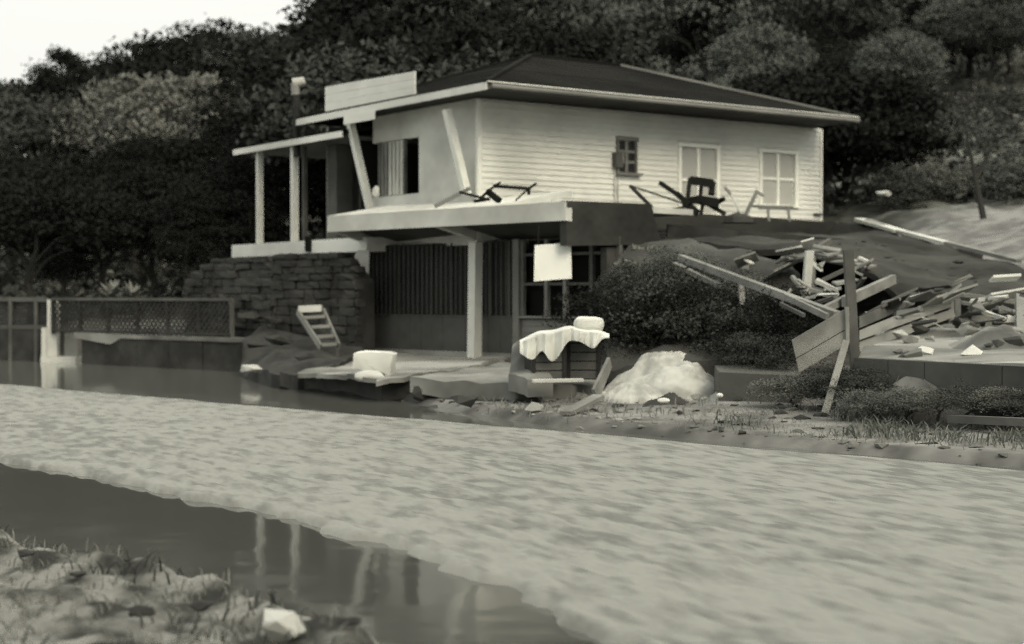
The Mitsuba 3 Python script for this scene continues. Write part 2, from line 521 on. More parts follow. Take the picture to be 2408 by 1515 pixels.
# openings of the side wall (s0, s1, z0, z1)
w1 = (side_s(1597), side_s(1683), side_z(1640, 500), side_z(1640, 348))
w2 = (side_s(1787), side_s(1867), side_z(1827, 480), side_z(1827, 361))
w3 = (side_s(1450), side_s(1493), side_z(1470, 404), side_z(1470, 332))
poly = Polygon([(0, ZB), (SL, ZB), (SL, ZT), (0, ZT)], [[(a, z0), (b, z0), (b, z1), (a, z1)] for a, b, z0, z1 in (w1, w2, w3)])
wall = add('side_wall', plate(C, A, Z3, B, poly, .03, .16), 'white_paint', house, label='long white clapboard side wall')
crs = .135
z = ZB
rngb = np.random.default_rng(2)
while z < ZT - .02:
    zt = min(z + crs, ZT - .01)
    cuts = [(0.0, SL)]
    for a, b, z0, z1 in (w1, w2, w3):
        if z0 - .02 < zt and z1 + .02 > z:
            nxt = []
            for x0, x1 in cuts:
                if b + .06 <= x0 or a - .06 >= x1:
                    nxt.append((x0, x1))
                else:
                    if x0 < a - .1:
                        nxt.append((x0, a - .06))
                    if x1 > b + .1:
                        nxt.append((b + .06, x1))
            cuts = nxt
    for x0, x1 in cuts:
        d = rngb.uniform(-.003, .003)
        pts = np.array([[x, y, zz] for x in (x0, x1) for y, zz in ((.026, z), (-.036 + d, z), (-.002, zt), (.026, zt))])
        m = trimesh.convex.convex_hull(pts)
        R = np.eye(4)
        R[:3, 0], R[:3, 1], R[:3, 2], R[:3, 3] = A, B, Z3, C
        m.apply_transform(R)
        add('clapboard', m, 'white_paint', wall)
    z += crs
add('corner_board', box(C, A, B, Z3, (-.05, -.045, ZB), (.06, .05, ZT - .03)), 'white_paint', house)
add('corner_board', box(C, A, B, Z3, (SL - .03, -.045, ZB), (SL + .05, .1, ZT - .03)), 'white_paint', house)
# the other walls and floors
add('rear_wall', box(C, A, B, Z3, (SL - .14, .18, .6), (SL, 7.6, ZT)), 'white_paint', house)
add('back_wall', box(C, A, B, Z3, (.2, 7.62, .6), (SL, 7.76, ZT)), 'grey_paint', house)
add('upper_floor', box(C, A, B, Z3, (.16, .18, 3.25), (SL - .16, 7.6, 3.45)), 'old_wood', house)


def window(name, w, rows, m_pane, m_fr, fw=.075, cols=2, sill=True):
    a, b, z0, z1 = w
    win = key(name, house)
    o = C
    F = lambda x0, x1, y0, y1, c0, c1, nm, m: add(nm, box(o, A, B, Z3, (x0, y0, c0), (x1, y1, c1)), m, win)
    scene[win] = mikit.ply(box(o, A, B, Z3, (a - .02, .07, z0 - .02), (b + .02, .11, z1 + .02)), 'void')
    F(a - fw, a + .02, -.06, .05, z0 - .03, z1 + .002, 'frame', m_fr)
    F(b - .02, b + fw, -.06, .05, z0 - .03, z1 + .002, 'frame', m_fr)
    F(a - fw - .03, b + fw + .03, -.07, .05, z1 + .004, z1 + .09, 'frame', m_fr)
    if sill:
        F(a - fw - .05, b + fw + .05, -.11, .05, z0 - .09, z0 - .034, 'sill', m_fr)
    e = .045
    ia, ib = a + .022, b - .022
    for c in range(1, cols):
        x = ia + (ib - ia) * c / cols
        F(x - e, x + e, -.02, .045, z0 - .026, z1 - .002, 'mullion', m_fr)
    zs = np.linspace(z0 - .02, z1, rows + 1)
    for r in range(1, rows):
        for c in range(cols):
            x0, x1 = ia + (ib - ia) * c / cols + (e + .002 if c else 0), ia + (ib - ia) * (c + 1) / cols - (e + .002 if c < cols - 1 else 0)
            F(x0, x1, -.015, .04, zs[r] - e * .8, zs[r] + e * .8, 'glazing_bar', m_fr)
    for r in range(rows):
        for c in range(cols):
            x0, x1 = ia + (ib - ia) * c / cols, ia + (ib - ia) * (c + 1) / cols
            mm = m_pane[(r * cols + c) % len(m_pane)] if isinstance(m_pane, list) else m_pane
            F(x0 + .002, x1 - .002, .028, .036, zs[r] + .004, zs[r + 1] - .004, 'pane', mm)
    return win


wk = window('window', w1, 2, 'frosted_pane', 'frame_white')
labels[wk] = {'label': 'pale four pane sash window behind the upturned chair'}
wk = window('window', w2, 2, 'frosted_pane', 'frame_white')
labels[wk] = {'label': 'pale four pane sash window nearest the far corner'}
wk = window('small_window', w3, 3, ['dark_glass', 'dark_glass', 'frosted_pane', 'dark_glass', 'dark_glass', 'dark_glass'], 'grey_paint', fw=.03, sill=False)
labels[wk] = {'label': 'small dark six pane window high in the side wall'}
add('window_ledge', box(C, A, B, Z3, (w3[0] - .1, -.16, w3[2] - .1), (w3[1] + .12, .05, w3[2] - .036)), 'grey_paint', house)
s0 = side_s(1446)
add('meter_box', box(C, A, B, Z3, (s0 - .13, -.2, side_z(1446, 395)), (s0 + .09, -.03, side_z(1446, 360))), 'dado', house, label='dark meter box beside the small window')
for ds in (-.06, .05):
    add('conduit', bar(H(s0 + ds, -.055, side_z(1446, 396)), H(s0 + ds, -.055, 3.4), .035, .035), 'dirty_white', house)
s1 = side_s(1925)
add('wall_bracket', box(C, A, B, Z3, (SL - .3, -.12, side_z(1920, 507)), (SL - .02, -.05, side_z(1920, 502))), 'old_wood', house)

# roof: hipped, wide eaves
s_lo, s_hi, t_lo, t_hi = -.80, SL - .15, -1.5, 7.6
AP = EAVE + 1.66
half = (t_hi - t_lo) / 2
r0, r1 = s_lo + half, s_hi - half
tm = (t_hi + t_lo) / 2
ev = [(s_lo, t_lo), (s_hi, t_lo), (s_hi, t_hi), (s_lo, t_hi)]


def roof_face(pts, thick=.05):
    p = np.array(pts)
    m = trimesh.convex.convex_hull(np.vstack([p, p - [0, 0, thick]]))
    return m


E4 = [H(s, t, EAVE + .1) for s, t in ev]
R0, R1 = H(r0, tm, AP), H(r1, tm, AP)
roof = add('roof', [roof_face([E4[0], E4[1], R1, R0]), roof_face([E4[1], E4[2], R1]), roof_face([E4[2], E4[3], R0, R1]), roof_face([E4[3], E4[0], R0])], 'roof_tile', house)
# shingle courses on the two slopes in view, with a pale hip cap
for nm, (e0, e1, q1, q0) in (('shingle_course', (E4[0], E4[1], R1, R0)), ('shingle_course', (E4[3], E4[0], R0, R0))):
    for i in range(14):
        f0, f1 = i / 14, (i + 1.06) / 14
        a0, b0 = e0 + (q0 - e0) * f0, e1 + (q1 - e1) * f0
        a1, b1 = e0 + (q0 - e0) * min(f1, 1), e1 + (q1 - e1) * min(f1, 1)
        up = np.array([0, 0, .028])
        lo = np.array([0, 0, .004])
        m = trimesh.convex.convex_hull(np.array([a0 + lo, b0 + lo, a0 + up, b0 + up, a1 + lo, b1 + lo, a1 + up * .4, b1 + up * .4]) + rngb.uniform(-.004, .004, (8, 3)))
        add(nm, m, 'roof_tile', roof)
for p0, p1, mm in ((E4[0], R0, 'roof_tile'), (R0, R1, 'roof_tile'), (R1, E4[1], 'grey_paint'), (E4[3], R0, 'roof_tile')):
    add('hip_cap', bar(p0 + Z3 * .04, p1 + Z3 * .04, .14, .06), mm, roof)
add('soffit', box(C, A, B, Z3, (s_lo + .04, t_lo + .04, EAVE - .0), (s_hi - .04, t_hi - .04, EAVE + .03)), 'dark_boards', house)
add('fascia', box(C, A, B, Z3, (s_lo + .02, t_lo, EAVE - .03), (s_hi, t_lo + .036, EAVE + .115)), 'dado', house)
add('fascia', box(C, A, B, Z3, (s_lo - .02, t_lo, EAVE - .05), (s_lo + .016, t_hi, EAVE + .12)), 'white_paint', house, label='white fascia board of the front eave')
add('eave_flashing', box(C, A, B, Z3, (s_lo, t_lo - .06, EAVE + .118), (s_hi, t_lo + .04, EAVE + .145)), 'white_paint', house)
gut = []
for s in np.linspace(s_lo + .1, s_hi - .02, 30):
    gut.append(H(s, t_lo - .055, EAVE + .04))
add('gutter', tube(gut, .05, 8), 'grey_paint', house, smooth=40)

# front wall of the upper storey, the doorway left of it
td0, td1, td2, td3 = front_t(985), front_t(951), front_t(897), front_t(877)
zd0, zd1 = front_z(968, 456), front_z(968, 324)
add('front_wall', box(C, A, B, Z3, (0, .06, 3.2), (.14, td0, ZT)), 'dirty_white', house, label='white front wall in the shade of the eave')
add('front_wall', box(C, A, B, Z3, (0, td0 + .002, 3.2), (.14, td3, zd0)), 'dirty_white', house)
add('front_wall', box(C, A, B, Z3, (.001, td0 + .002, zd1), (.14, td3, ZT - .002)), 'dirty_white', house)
dr_ = add('door', box(C, A, B, Z3, (.03, td1, zd0 + .01), (.075, td2, zd1 - .02)), 'dirty_white', house, label='pale open door leaf')
add('door_frame', box(C, A, B, Z3, (-.03, td1 - .05, zd0 + .004), (.05, td1 - .003, zd1 + .0)), 'old_wood', dr_)
add('door_frame', box(C, A, B, Z3, (-.02, td2 + .004, zd0 + .004), (.05, td2 + .14, zd1)), 'old_wood', dr_)
for i in range(6):
    t0 = td1 + (td2 - td1) * (i + .5) / 6
    add('curtain_fold', tube([H(-.01, t0 + .03 * math.sin(i * 2), zd0 + .02), H(-.015, t0, (zd0 + zd1) / 2), H(-.01, t0, zd1 - .03)], [.05, .042, .035], 6), 'dirty_white' if i < 4 else 'grey_paint', dr_, smooth=40)
add('inner_wall', box(C, A, B, Z3, (2.4, .2, 3.46), (2.5, 7.6, ZT)), 'dark_boards', house)
add('inner_wall', box(C, A, B, Z3, (.16, td3 + .9, 3.46), (2.38, td3 + 1.0, ZT)), 'dark_boards', house)
# struts that hold the eave
for (u0, v0, u1, v1, nm) in ((1050, 258, 1097, 457, 'pale slanting eave strut nearest the corner'), (822, 283, 872, 500, 'pale slanting eave strut at the left end')):
    p0 = P(u0, v0, (C + A * -.62 + B * front_t(u0, -.62))[1])
    p1 = P(u1, v1, (C + A * -.2 + B * front_t(u1, -.2))[1])
    add('eave_strut', bar(p0, p1, .17, .17, up=A), 'white_paint', house, label=nm)
p0, p1 = front_t(815, -.78), front_t(886, -.78)
add('eave_board', box(C, A, B, Z3, (-.86, p1, front_z(850, 287, -.82)), (-.823, p0, EAVE - .055)), 'white_paint', house)

# canopy: the slab above the ground floor, front edge along G, inwards along M
G, M = np.array([-.69, .724, 0]) / np.hypot(.69, .724), np.array([.724, .69, 0]) / np.hypot(.69, .724)
K0 = P(1327, 695, 32.6)
K0[2] = 0
kk = (770 - 1203.5) / FOC
KL = (kk * K0[1] - K0[0]) / (G[0] - kk * G[1])
zk = P(1327, 474, 32.6)[2]
zk0 = zk - .40
prof = Polygon([(0, zk0), (.16, zk0), (.2, zk0 + .12), (2.1, zk0 - .28), (2.1, zk0 - .02), (.2, zk0 + .26), (0.0, zk)])


def profile(poly, y0, y1):
    return plate(K0, M, Z3, G, poly, y0, y1)


kk = (1150 - 1203.5) / FOC
KM = (kk * K0[1] - K0[0]) / (G[0] - kk * G[1])
canopy = add('canopy', profile(Polygon([(.0, zk0), (.13, zk0), (.17, zk - .12), (2.6, zk + .32), (2.6, zk + .46), (0, zk)]), KM, KL), 'dirty_white', house, label='white concrete canopy with sloping top over the ground floor')
add('canopy_deck', profile(Polygon([(.0, zk0), (.13, zk0), (.17, zk - .14), (4.2, zk - .14), (4.2, zk - .01), (0, zk - .002)]), 0, KM - .002), 'dirty_white', canopy)
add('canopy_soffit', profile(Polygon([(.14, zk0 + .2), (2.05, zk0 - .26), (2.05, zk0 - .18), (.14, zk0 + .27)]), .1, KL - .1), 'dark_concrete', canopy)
for y0 in (-.02, KL * .5, KL - .18):
    wv = .2
    add('canopy_bracket', profile(Polygon([(.01, zk0 - .002), (.135, zk0 - .005), (2.04, zk0 - .45), (2.1, zk0 - .45), (2.1, zk - .0), (.2, zk - .13), (.01, zk - .13)]), y0, y0 + wv), 'dirty_white', canopy)
add('lintel', profile(Polygon([(2.106, zk0 - .5), (2.3, zk0 - .5), (2.3, zk0 - .12), (2.106, zk0 - .12)]), -.2, KL), 'grey_paint', house)

# ground floor wall, dark boards over a paler dado
G0 = P(1193, 836, 36.0)
G0[2] = 0
ZG = P(1193, 836, 36.0)[2]


def gt(u):
    k = (u - 1203.5) / FOC
    return (k * G0[1] - G0[0]) / (G[0] - k * G[1])


def gz(u, v):
    return P(u, v, (G0 + G * gt(u))[1])[2]


def gbox(t0, t1, m0, m1, z0, z1):
    return box(G0, G, M, Z3, (t0, m0, z0), (t1, m1, z1))


tL, tR = gt(866), gt(1203)
zdado = gz(1040, 743)
zlin = zk0 - .3
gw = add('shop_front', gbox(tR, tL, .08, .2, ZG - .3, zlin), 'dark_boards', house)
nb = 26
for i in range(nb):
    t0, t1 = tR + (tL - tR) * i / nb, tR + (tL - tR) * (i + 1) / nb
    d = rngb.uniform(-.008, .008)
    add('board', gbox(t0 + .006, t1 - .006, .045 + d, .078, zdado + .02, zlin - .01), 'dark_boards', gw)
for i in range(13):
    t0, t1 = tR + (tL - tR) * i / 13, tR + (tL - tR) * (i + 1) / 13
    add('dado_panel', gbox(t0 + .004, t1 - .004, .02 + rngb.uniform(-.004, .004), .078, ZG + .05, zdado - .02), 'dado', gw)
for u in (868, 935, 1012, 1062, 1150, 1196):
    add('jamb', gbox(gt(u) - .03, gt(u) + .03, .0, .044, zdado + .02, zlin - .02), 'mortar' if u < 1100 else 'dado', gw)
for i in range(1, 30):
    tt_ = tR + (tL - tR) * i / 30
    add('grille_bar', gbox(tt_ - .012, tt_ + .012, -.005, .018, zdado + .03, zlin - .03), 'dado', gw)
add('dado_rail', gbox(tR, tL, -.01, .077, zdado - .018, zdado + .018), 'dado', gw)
add('plinth', gbox(tR, tL, -.03, .077, ZG - .2, ZG + .045), 'concrete', gw)
pc = P(1115, 836, 36.25)
zc1 = P(1115, 576, 36.25)[2]
add('column', bar([pc[0], pc[1], pc[2] - .1], [pc[0] + .03, pc[1], zc1 + .05], .24, .24, up=G), 'white_paint', house, label='white square column under the canopy')
tP = gt(1213)
add('door_post', gbox(tP - .11, tP + .09, -.03, .2, ZG, zlin + .02), 'grey_paint', house)
# window bay right of the post
tW = gt(1450)
zs = gz(1290, 744)
bay = key('shop_window', house)
scene[bay] = mikit.ply(gbox(tW, tP - .115, .3, .36, ZG, zlin), 'void')
labels[bay] = {'label': 'broken shop window with dark openings behind the white sign'}
for u in (1222, 1279, 1323, 1385, 1448):
    add('mullion', gbox(gt(u) - .05, gt(u) + .05, .05, .15, zs + .004, zlin), 'old_wood' if u > 1350 else 'grey_paint', bay)
for v in (598, 668):
    ts = [gt(u) for u in (1222, 1279, 1323, 1385, 1448)]
    for a, b in zip(ts[1:], ts[:-1]):
        add('transom', gbox(a + .052, b - .052, .07, .13, gz(1290, v) - .03, gz(1290, v) + .03), 'old_wood', bay)
add('window_sill', gbox(tW, tP - .12, -.04, .2, zs - .05, zs), 'grey_paint', bay)
zz = ZG - .1
while zz < zs - .1:
    add('apron_board', gbox(tW, tP - .12, .06 + rngb.uniform(-.01, .01), .19, zz, min(zz + .15, zs - .055)), 'grey_paint', bay)
    zz += .158
# chimney vent by the sign
cx = P(697, 248, 42.5)
vent = add('vent_pipe', tube([cx + [0, 0, -1.4], cx, P(696, 225, 42.5)], [.1, .1, .1], 9), 'dark_boards', house, smooth=40)
add('vent_collar', tube([P(695, 224, 42.5), P(693, 196, 42.5)], [.12, .13], 9), 'grey_paint', vent, smooth=40)
add('vent_cap', tube([P(690, 197, 42.5), P(716, 190, 42.5)], [.15, .11], 9), 'dirty_white', vent, smooth=40)

# porch at the left end: lower roof, posts, white slab
TF0, TF1 = front_t(818, -.8), front_t(553, -.8)
zpf = EYE + (695 - 345) / FOC * 43.2
sl = lambda s, t, z: H(s, t, z)
pr = add('porch_roof', roof_face([H(-.8, TF0 + .2, zpf + .1), H(-.8, TF1, zpf + .1), H(4.2, TF1, zpf + 1.0), H(4.2, TF0 + .2, zpf + 1.0)], .07), 'roof_tile', house)
for i in range(9):
    f0, f1 = i / 9, (i + 1.05) / 9
    pa, pb = H(-.82 + 5 * f0, TF0 + .2, zpf + .105 + .9 * f0), H(-.82 + 5 * f0, TF1 + .03, zpf + .105 + .9 * f0)
    pc_, pd = H(-.82 + 5 * f1, TF0 + .2, zpf + .105 + .9 * f1), H(-.82 + 5 * f1, TF1 + .03, zpf + .105 + .9 * f1)
    add('shingle_course', trimesh.convex.convex_hull(np.array([pa, pb, pa + Z3 * .03, pb + Z3 * .03, pc_, pd, pc_ + Z3 * .01, pd + Z3 * .01])), 'roof_tile', pr)
add('porch_fascia', box(C, A, B, Z3, (-.86, TF0 + .25, zpf - .06), (-.803, TF1, zpf + .1)), 'white_paint', house, label='white fascia of the lower porch roof')
add('porch_ceiling', box(C, A, B, Z3, (-.78, TF0 + .3, zpf - .02), (4.0, TF1 - .1, zpf + .01)), 'old_wood', house)
zsl = EYE + (695 - 572) / FOC * 43.5
for u, s, w, mm, lb in ((611, -.62, .16, 'white_paint', 'white porch post at the far left'), (693, -.62, .17, 'white_paint', 'white porch post second from left'), (717, -.2, .11, 'old_wood', 'dark thin porch post'), (800, .4, .5, 'old_wood', 'dark wall end at the back of the porch')):
    t = front_t(u, s)
    add('porch_post', box(C, A, B, Z3, (s - w / 2, t - w / 2, zsl - .02), (s + w / 2, t + w / 2, zpf - .03)), mm, house, label=lb)
ta, tb = front_t(862, -.9), front_t(545, -.9)
add('porch_slab', box(C, A, B, Z3, (-.9, ta, zsl - .36), (4.0, tb, zsl)), 'white_paint', house, label='white porch slab on the stone wall')
tn = front_t(728, -.9)
add('drain_spout', box(C, A, B, Z3, (-.98, tn - .12, zsl - .3), (-.903, tn + .12, zsl + .1)), 'void', house)
add('porch_rear_wall', box(C, A, B, Z3, (4.05, 7.8, zsl - 1), (4.2, tb, zpf + .7)), 'dark_boards', house)
# white bracket where the slab ends, thinning downwards
bp = [(840, 588), (868, 588), (866, 655), (853, 664), (852, 640), (846, 620), (832, 604)]
DD = (C + A * -.95 + B * front_t(855, -.95))[1]
c3 = np.array([P(u, v, DD) for u, v in bp])
pl = Polygon([(q[0], q[2]) for q in c3])
add('slab_bracket', plate(np.array([0, DD, 0.]), np.array([1., 0, 0]), Z3, np.array([0, 1., 0]), pl, 0, .25), 'white_paint', house)
for i in range(10):   # weeds on the slab
    pass

# ------------------------------------------------------------------ signs
t0, t1 = front_t(975, -.66), front_t(765, -.66)
z0 = EAVE + .20
sg = thing('roof_sign', 'blank white signboard standing on the front edge of the roof', 'sign')
pts = [P(u, v, (C + A * -.66 + B * front_t(u, -.66))[1]) for u, v in ((975, 222), (765, 263), (765, 205), (975, 168))]
pl = Polygon([((q - C) @ B, q[2]) for q in pts])
for f0, f1 in ((0, .325), (.335, .66), (.67, 1)):
    qd = [pts[0] + (pts[3] - pts[0]) * f0, pts[1] + (pts[2] - pts[1]) * f0, pts[1] + (pts[2] - pts[1]) * f1, pts[0] + (pts[3] - pts[0]) * f1]
    add('board', plate(C, B, Z3, A, Polygon([((q - C) @ B, q[2]) for q in qd]), -.66 + rngb.uniform(-.006, .006), -.62), 'white_paint', sg)
for f in (.08, .5, .92):
    q = pts[0] + (pts[1] - pts[0]) * f
    add('stay', bar(q + A * .045 + Z3 * .3, q + A * .5 - Z3 * .12, .05, .05), 'old_wood', sg)
    add('stay', bar(q + A * .025 + Z3 * .2, q + A * .025 - Z3 * .24, .045, .045), 'old_wood', sg)
sg = thing('hanging_sign', 'blank white square signboard hung under the canopy', 'sign')
hp = [P(u, v, 33.0) for u, v in ((1257, 577), (1342, 571), (1344, 655), (1255, 662))]
pl = Polygon([(q[0], q[2]) for q in hp])
add('board', plate(np.array([0, 33.0, 0]), np.array([1., 0, 0]), Z3, np.array([0, 1., 0]), pl, 0, .05), 'frame_white', sg)
for a, b in ((0, .08), (1, -.08)):
    add('hanger', bar(hp[a] + [b, .025, -.02], hp[a] + [b, .025, .42], .03, .02), 'black_iron', sg)

# ------------------------------------------------------------------ annex right of the house: parapet and collapsed roof
annex = thing('collapsed_annex', 'collapsed grey roofed annex beside the white side wall', 'building')
K1 = P(1531, 695, 34.1)
K1[2] = 0
zp1 = P(1531, 480, 34.1)[2]
KA = K0 + M * .03 + A * .03
dK = unit(K1 - KA)
nK = np.array([dK[1], -dK[0], 0])
lenK = np.linalg.norm(K1 - KA)
# parapet
add('parapet', plate(KA, dK, Z3, -nK, Polygon([(0, zk - .93), (lenK + .3, zk - .85), (lenK + .12, zp1 - .35), (lenK, zp1), (0, zk + .02)]), 0, .22), 'tar_roof', annex)
add('annex_wall', plate(KA, dK, Z3, -nK, Polygon([(1.2, .4), (lenK + 1.6, .4), (lenK + 1.6, zk - .9), (1.2, zk - .94)]), .1, .3), 'dark_concrete', annex)
# flat roof behind the parapet, up to the side wall
q0, q1 = H(side_s(1332), -.06, zk - .12), H(side_s(1540), -.06, zk - .12)
add('flat_roof', slab([KA - nK * .225 + Z3 * (zk - .1), KA + dK * lenK - nK * .225 + Z3 * (zk - .1), q1, q0], .15), 'tar_roof', annex)
zw = side_z(1700, 509)
sA, sB = side_s(1490), SL + .05
add('parapet', plate(H(0, -.55, 0), A, Z3, B, Polygon([(sA, zw - .42), (sB + .2, zw - .46), (sB, side_z(1925, 521) - .04), (sB - 3, zw - .03), (sA + 2, zw + .0), (sA, zw + .02)]), 0, .16), 'tar_roof', annex)
add('parapet_shelf', box(H(0, -.56, 0), A, B, Z3, (sA, -.12, zw - .50), (sB, .2, zw - .425)), 'mortar', annex)
up = [H(s, -.62, zw - .52 + .02 * math.sin(s * 3)) for s in np.linspace(side_s(1538), side_s(1900), 8)]
up += [H(s, -.6, zw - .1) for s in (SL + .15, SL + .7)] + [H(SL + 1.1, -.1, zw - .01)]
outline = up + [P(2100, 545, 39.6), P(2200, 572, 37.2), P(2320, 610, 34.6), P(2470, 648, 32.2),
                P(2475, 700, 29.8), P(2330, 694, 30.2), P(2220, 690, 30.4), P(2110, 700, 30.3), P(2060, 648, 30.9), P(1990, 607, 31.5), P(1880, 580, 32.2), P(1760, 585, 32.8), P(1640, 572, 33.4), P(1540, 566, 33.9)]
inner = [P(1700, 560, 35.4), P(1900, 560, 36.2), P(2050, 560, 36.8), P(2150, 610, 34.5), P(2250, 640, 33.2)]
add('fallen_roof', sheet(inner, outline, .13, .22, .13, 3), 'tar_roof', annex, label='sagging grey roof sheet that slid down to the right')
# pale edge boards along its far verge
vg = [P(2020, 521, 42.0), P(2115, 549, 39.3), P(2225, 577, 36.7), P(2395, 620, 33.4)]
for i, (f, wd, mm) in enumerate(((0, .30, 'dirty_white'), (1, .2, 'dirty_white'), (2, .14, 'pale_wood'))):
    add('verge_board', bar(vg[f] + Z3 * .05, vg[f + 1] + Z3 * .05, wd, .09, h1=.08), mm, annex)
add('rafter', bar(P(2040, 518, 41.5), P(2128, 552, 38.9), .18, .07), 'pale_wood', annex)
for u0, v0, D0, u1, v1, D1 in ((2000, 612, 31.3, 2010, 640, 33), (1900, 590, 32, 1950, 560, 35.5), (1760, 590, 32.6, 1800, 575, 34)):
    add('rafter', bar(P(u0, v0 + 8, D0), P(u1, v1 + 8, D1), .08, .14), 'old_wood', annex)
for u, v0, v1, D in ((1906, 592, 690, 31.6), (1750, 600, 730, 31.8), (2240, 700, 770, 30.2), (2320, 700, 770, 30.0)):
    add('prop_post', bar(P(u, v1, D), P(u + 2, v0, D), .16, .14, up=(1, 0, 0)), 'grey_paint', annex)
add('rear_wall', bar(P(1560, 640, 35.5), P(2300, 700, 36.5), .12, 2.2), 'mortar', annex)

# ------------------------------------------------------------------ left: stone wall, steps, fence, pillar
sw = thing('stone_wall', 'rough rubble stone wall under the white porch slab', 'wall')
rngs = np.random.default_rng(12)


def rubble(pA, pB, zb, zt, thick, course, mean_w, keys):
    d = unit((pB - pA) * [1, 1, 0])
    n = np.array([d[1], -d[0], 0])
    if n[1] > 0:
        n = -n
    L = np.linalg.norm((pB - pA)[:2])
    o = np.array([pA[0], pA[1], 0])
    z = zb
    while z < 9:
        h = course * rngs.uniform(.8, 1.25)
        x = rngs.uniform(-.2, 0)
        any_ = False
        while x < L:
            wd = mean_w * rngs.uniform(.55, 1.5)
            x1 = min(x + wd, L + .03)
            x0 = max(x, -.02)
            xm = (x0 + x1) / 2
            if x1 - x0 > .08 and z + h * .5 < zt(xm / L):
                any_ = True
                pr = rngs.uniform(0, .12)
                m = trimesh.creation.box(extents=(x1 - x0 - .006, .3, h - .004))
                m = m.subdivide()
                v = np.array(m.vertices)
                r = np.abs(v) / (np.array(m.extents) / 2)
                corner = (r > .99).sum(1) >= 2
                v[corner] *= rngs.uniform(.86, .97)
                v += rngs.uniform(-.016, .016, v.shape)
                c = o + d * xm + n * (pr) + Z3 * (z + h / 2)
                m.vertices = c + v[:, :1] * d + v[:, 1:2] * (-n) + v[:, 2:] * Z3
                m.fix_normals()
                add('stone', m, 'stone', keys, smooth=False)
            x = x1
        z += h
        if not any_:
            break
    ps = [(0, zb), (L, zb)] + [(L * f, zt(f) - .12) for f in (1, .75, .5, .25, 0)]
    return plate(o, d, Z3, n, Polygon(ps), -thick, .06)


wa, wb, wc = P(450, 790, 44.5), P(655, 790, 40.6), P(852, 800, 38.3)
top1 = lambda f: float(np.interp(f, [0, .1, .35, 1], [P(450, 655, 44.5)[2], P(470, 638, 44)[2], P(525, 604, 43)[2], P(655, 598, 40.6)[2]]))
top2 = lambda f: float(np.interp(f, [0, .75, .93, 1], [P(655, 598, 40.6)[2], P(810, 594, 38.9)[2], P(845, 615, 38.5)[2], P(852, 650, 38.3)[2]]))
core = [rubble(wa, wb, .75, top1, .4, .19, .62, sw), rubble(wb, wc, .62, top2, .4, .2, .45, sw)]
add('core', core, 'mortar', sw)
# earth bank below it is the ground; loose boulders
for i, (u, v, D, r, lb) in enumerate(((585, 742, 41, .42, 'dark boulder at the foot of the stone wall left of the steps'), (640, 752, 40, .36, 'rounded boulder beside the dark hollow under the stone wall'), (585, 866, 35.5, .2, 'pale flat stone at the water below the earth bank'), (660, 800, 37.6, .5, 'big dark boulder on the earth bank below the steps'), (610, 815, 37, .4, 'dark boulder above the pale flat stone by the water'), (720, 842, 35.5, .34, 'low dark boulder left of the cracked concrete slab'))):
    solo('boulder', shard(P(u, v, D), r * (.55 if i != 2 else 1), 40 + i, (1.6, 1, .6)), 'dirty_white' if i == 2 else 'mortar', lb, 'boulder')

solo('earth_bank', sheet([P(690, 832, 37.0), P(640, 825, 37.3), P(760, 846, 35.4)], [P(572, 800, 40.3), P(610, 768, 40.6), P(700, 790, 39.3), P(850, 818, 38.0), P(868, 834, 37.0), P(790, 862, 33.0), P(700, 872, 32.6), P(640, 882, 33.5), P(565, 876, 38.0)], .5, .25, .22, 8), 'mortar', 'dark earth bank under the garden steps and stone wall', 'earth', smooth=40)
st = thing('garden_steps', 'steep broken stair of five pale treads below the stone wall', 'stairs')
tr = [((703, 727), (756, 725), 37.6), ((714, 747), (766, 744), 37.3), ((733, 769), (778, 767), 37.0), ((747, 792), (787, 790), 36.7), ((758, 811), (793, 809), 36.4)]
for i, (l, r, D) in enumerate(tr):
    p0, p1 = P(*l, D), P(*r, D)
    hh = .16 if i == 0 else .075
    add('tread', bar(p0, p1, .24, hh), 'white_paint' if i == 0 else 'grey_paint', st, label='thick white top tread' if i == 0 else None)
for j in (0, 1):
    add('stringer', bar(P(*tr[0][j], 37.6) + [(-.04, .04)[j], 0, -.06], P(*tr[4][j], 36.4) + [(-.04, .04)[j], 0, -.06], .045, .16), 'grey_paint', st)
    add('stair_leg', bar(P(*tr[4][j], 36.45) - Z3 * .1, P(*tr[4][j], 36.4) - Z3 * .45, .06, .06), 'old_wood', st)

# low mud-coloured garden wall at the water, lattice fence on it
lw = thing('garden_wall', 'low dark muddy garden wall standing at the water under the lattice fence', 'wall')
LA, LB = P(190, 695, 45.2), P(585, 695, 40.3)
LA[2] = LB[2] = 0
dl = unit(LB - LA)
nl = np.array([dl[1], -dl[0], 0])
LL = np.linalg.norm(LB - LA)
ztop = P(400, 792, 42.7)[2]
x = 0.0
while x < LL:
    x1 = min(x + rngs.uniform(1.1, 1.7), LL)
    add('wall_block', plate(LA, dl, Z3, -nl, Polygon([(x + .01, -.4), (x1 - .01, -.4), (x1 - .01, ztop - .06 + rngs.uniform(-.04, .04)), (x + .01, ztop - .06 + rngs.uniform(-.04, .04))]), rngs.uniform(-.02, .02), .3), 'mortar', lw)
    x = x1
add('coping', plate(LA, dl, Z3, -nl, Polygon([(-.3, ztop - .10), (1.5, ztop - .26), (2.0, ztop - .08), (LL, ztop - .09), (LL, ztop + .02), (2, ztop + .03), (-.3, ztop + .06)]), -.05, .36), 'slab_concrete', lw)
lf = thing('lattice_fence', 'grey diagonal lattice fence on the low garden wall', 'fence')
FA, FB = P(125, 695, 46.2), P(545, 695, 41.0)
FA[2] = FB[2] = 0
df = unit(FB - FA)
nf = np.array([df[1], -df[0], 0])
FL = np.linalg.norm(FB - FA)
zf0, zf1 = ztop + .04, P(400, 706, 42.7)[2]
hf = zf1 - zf0
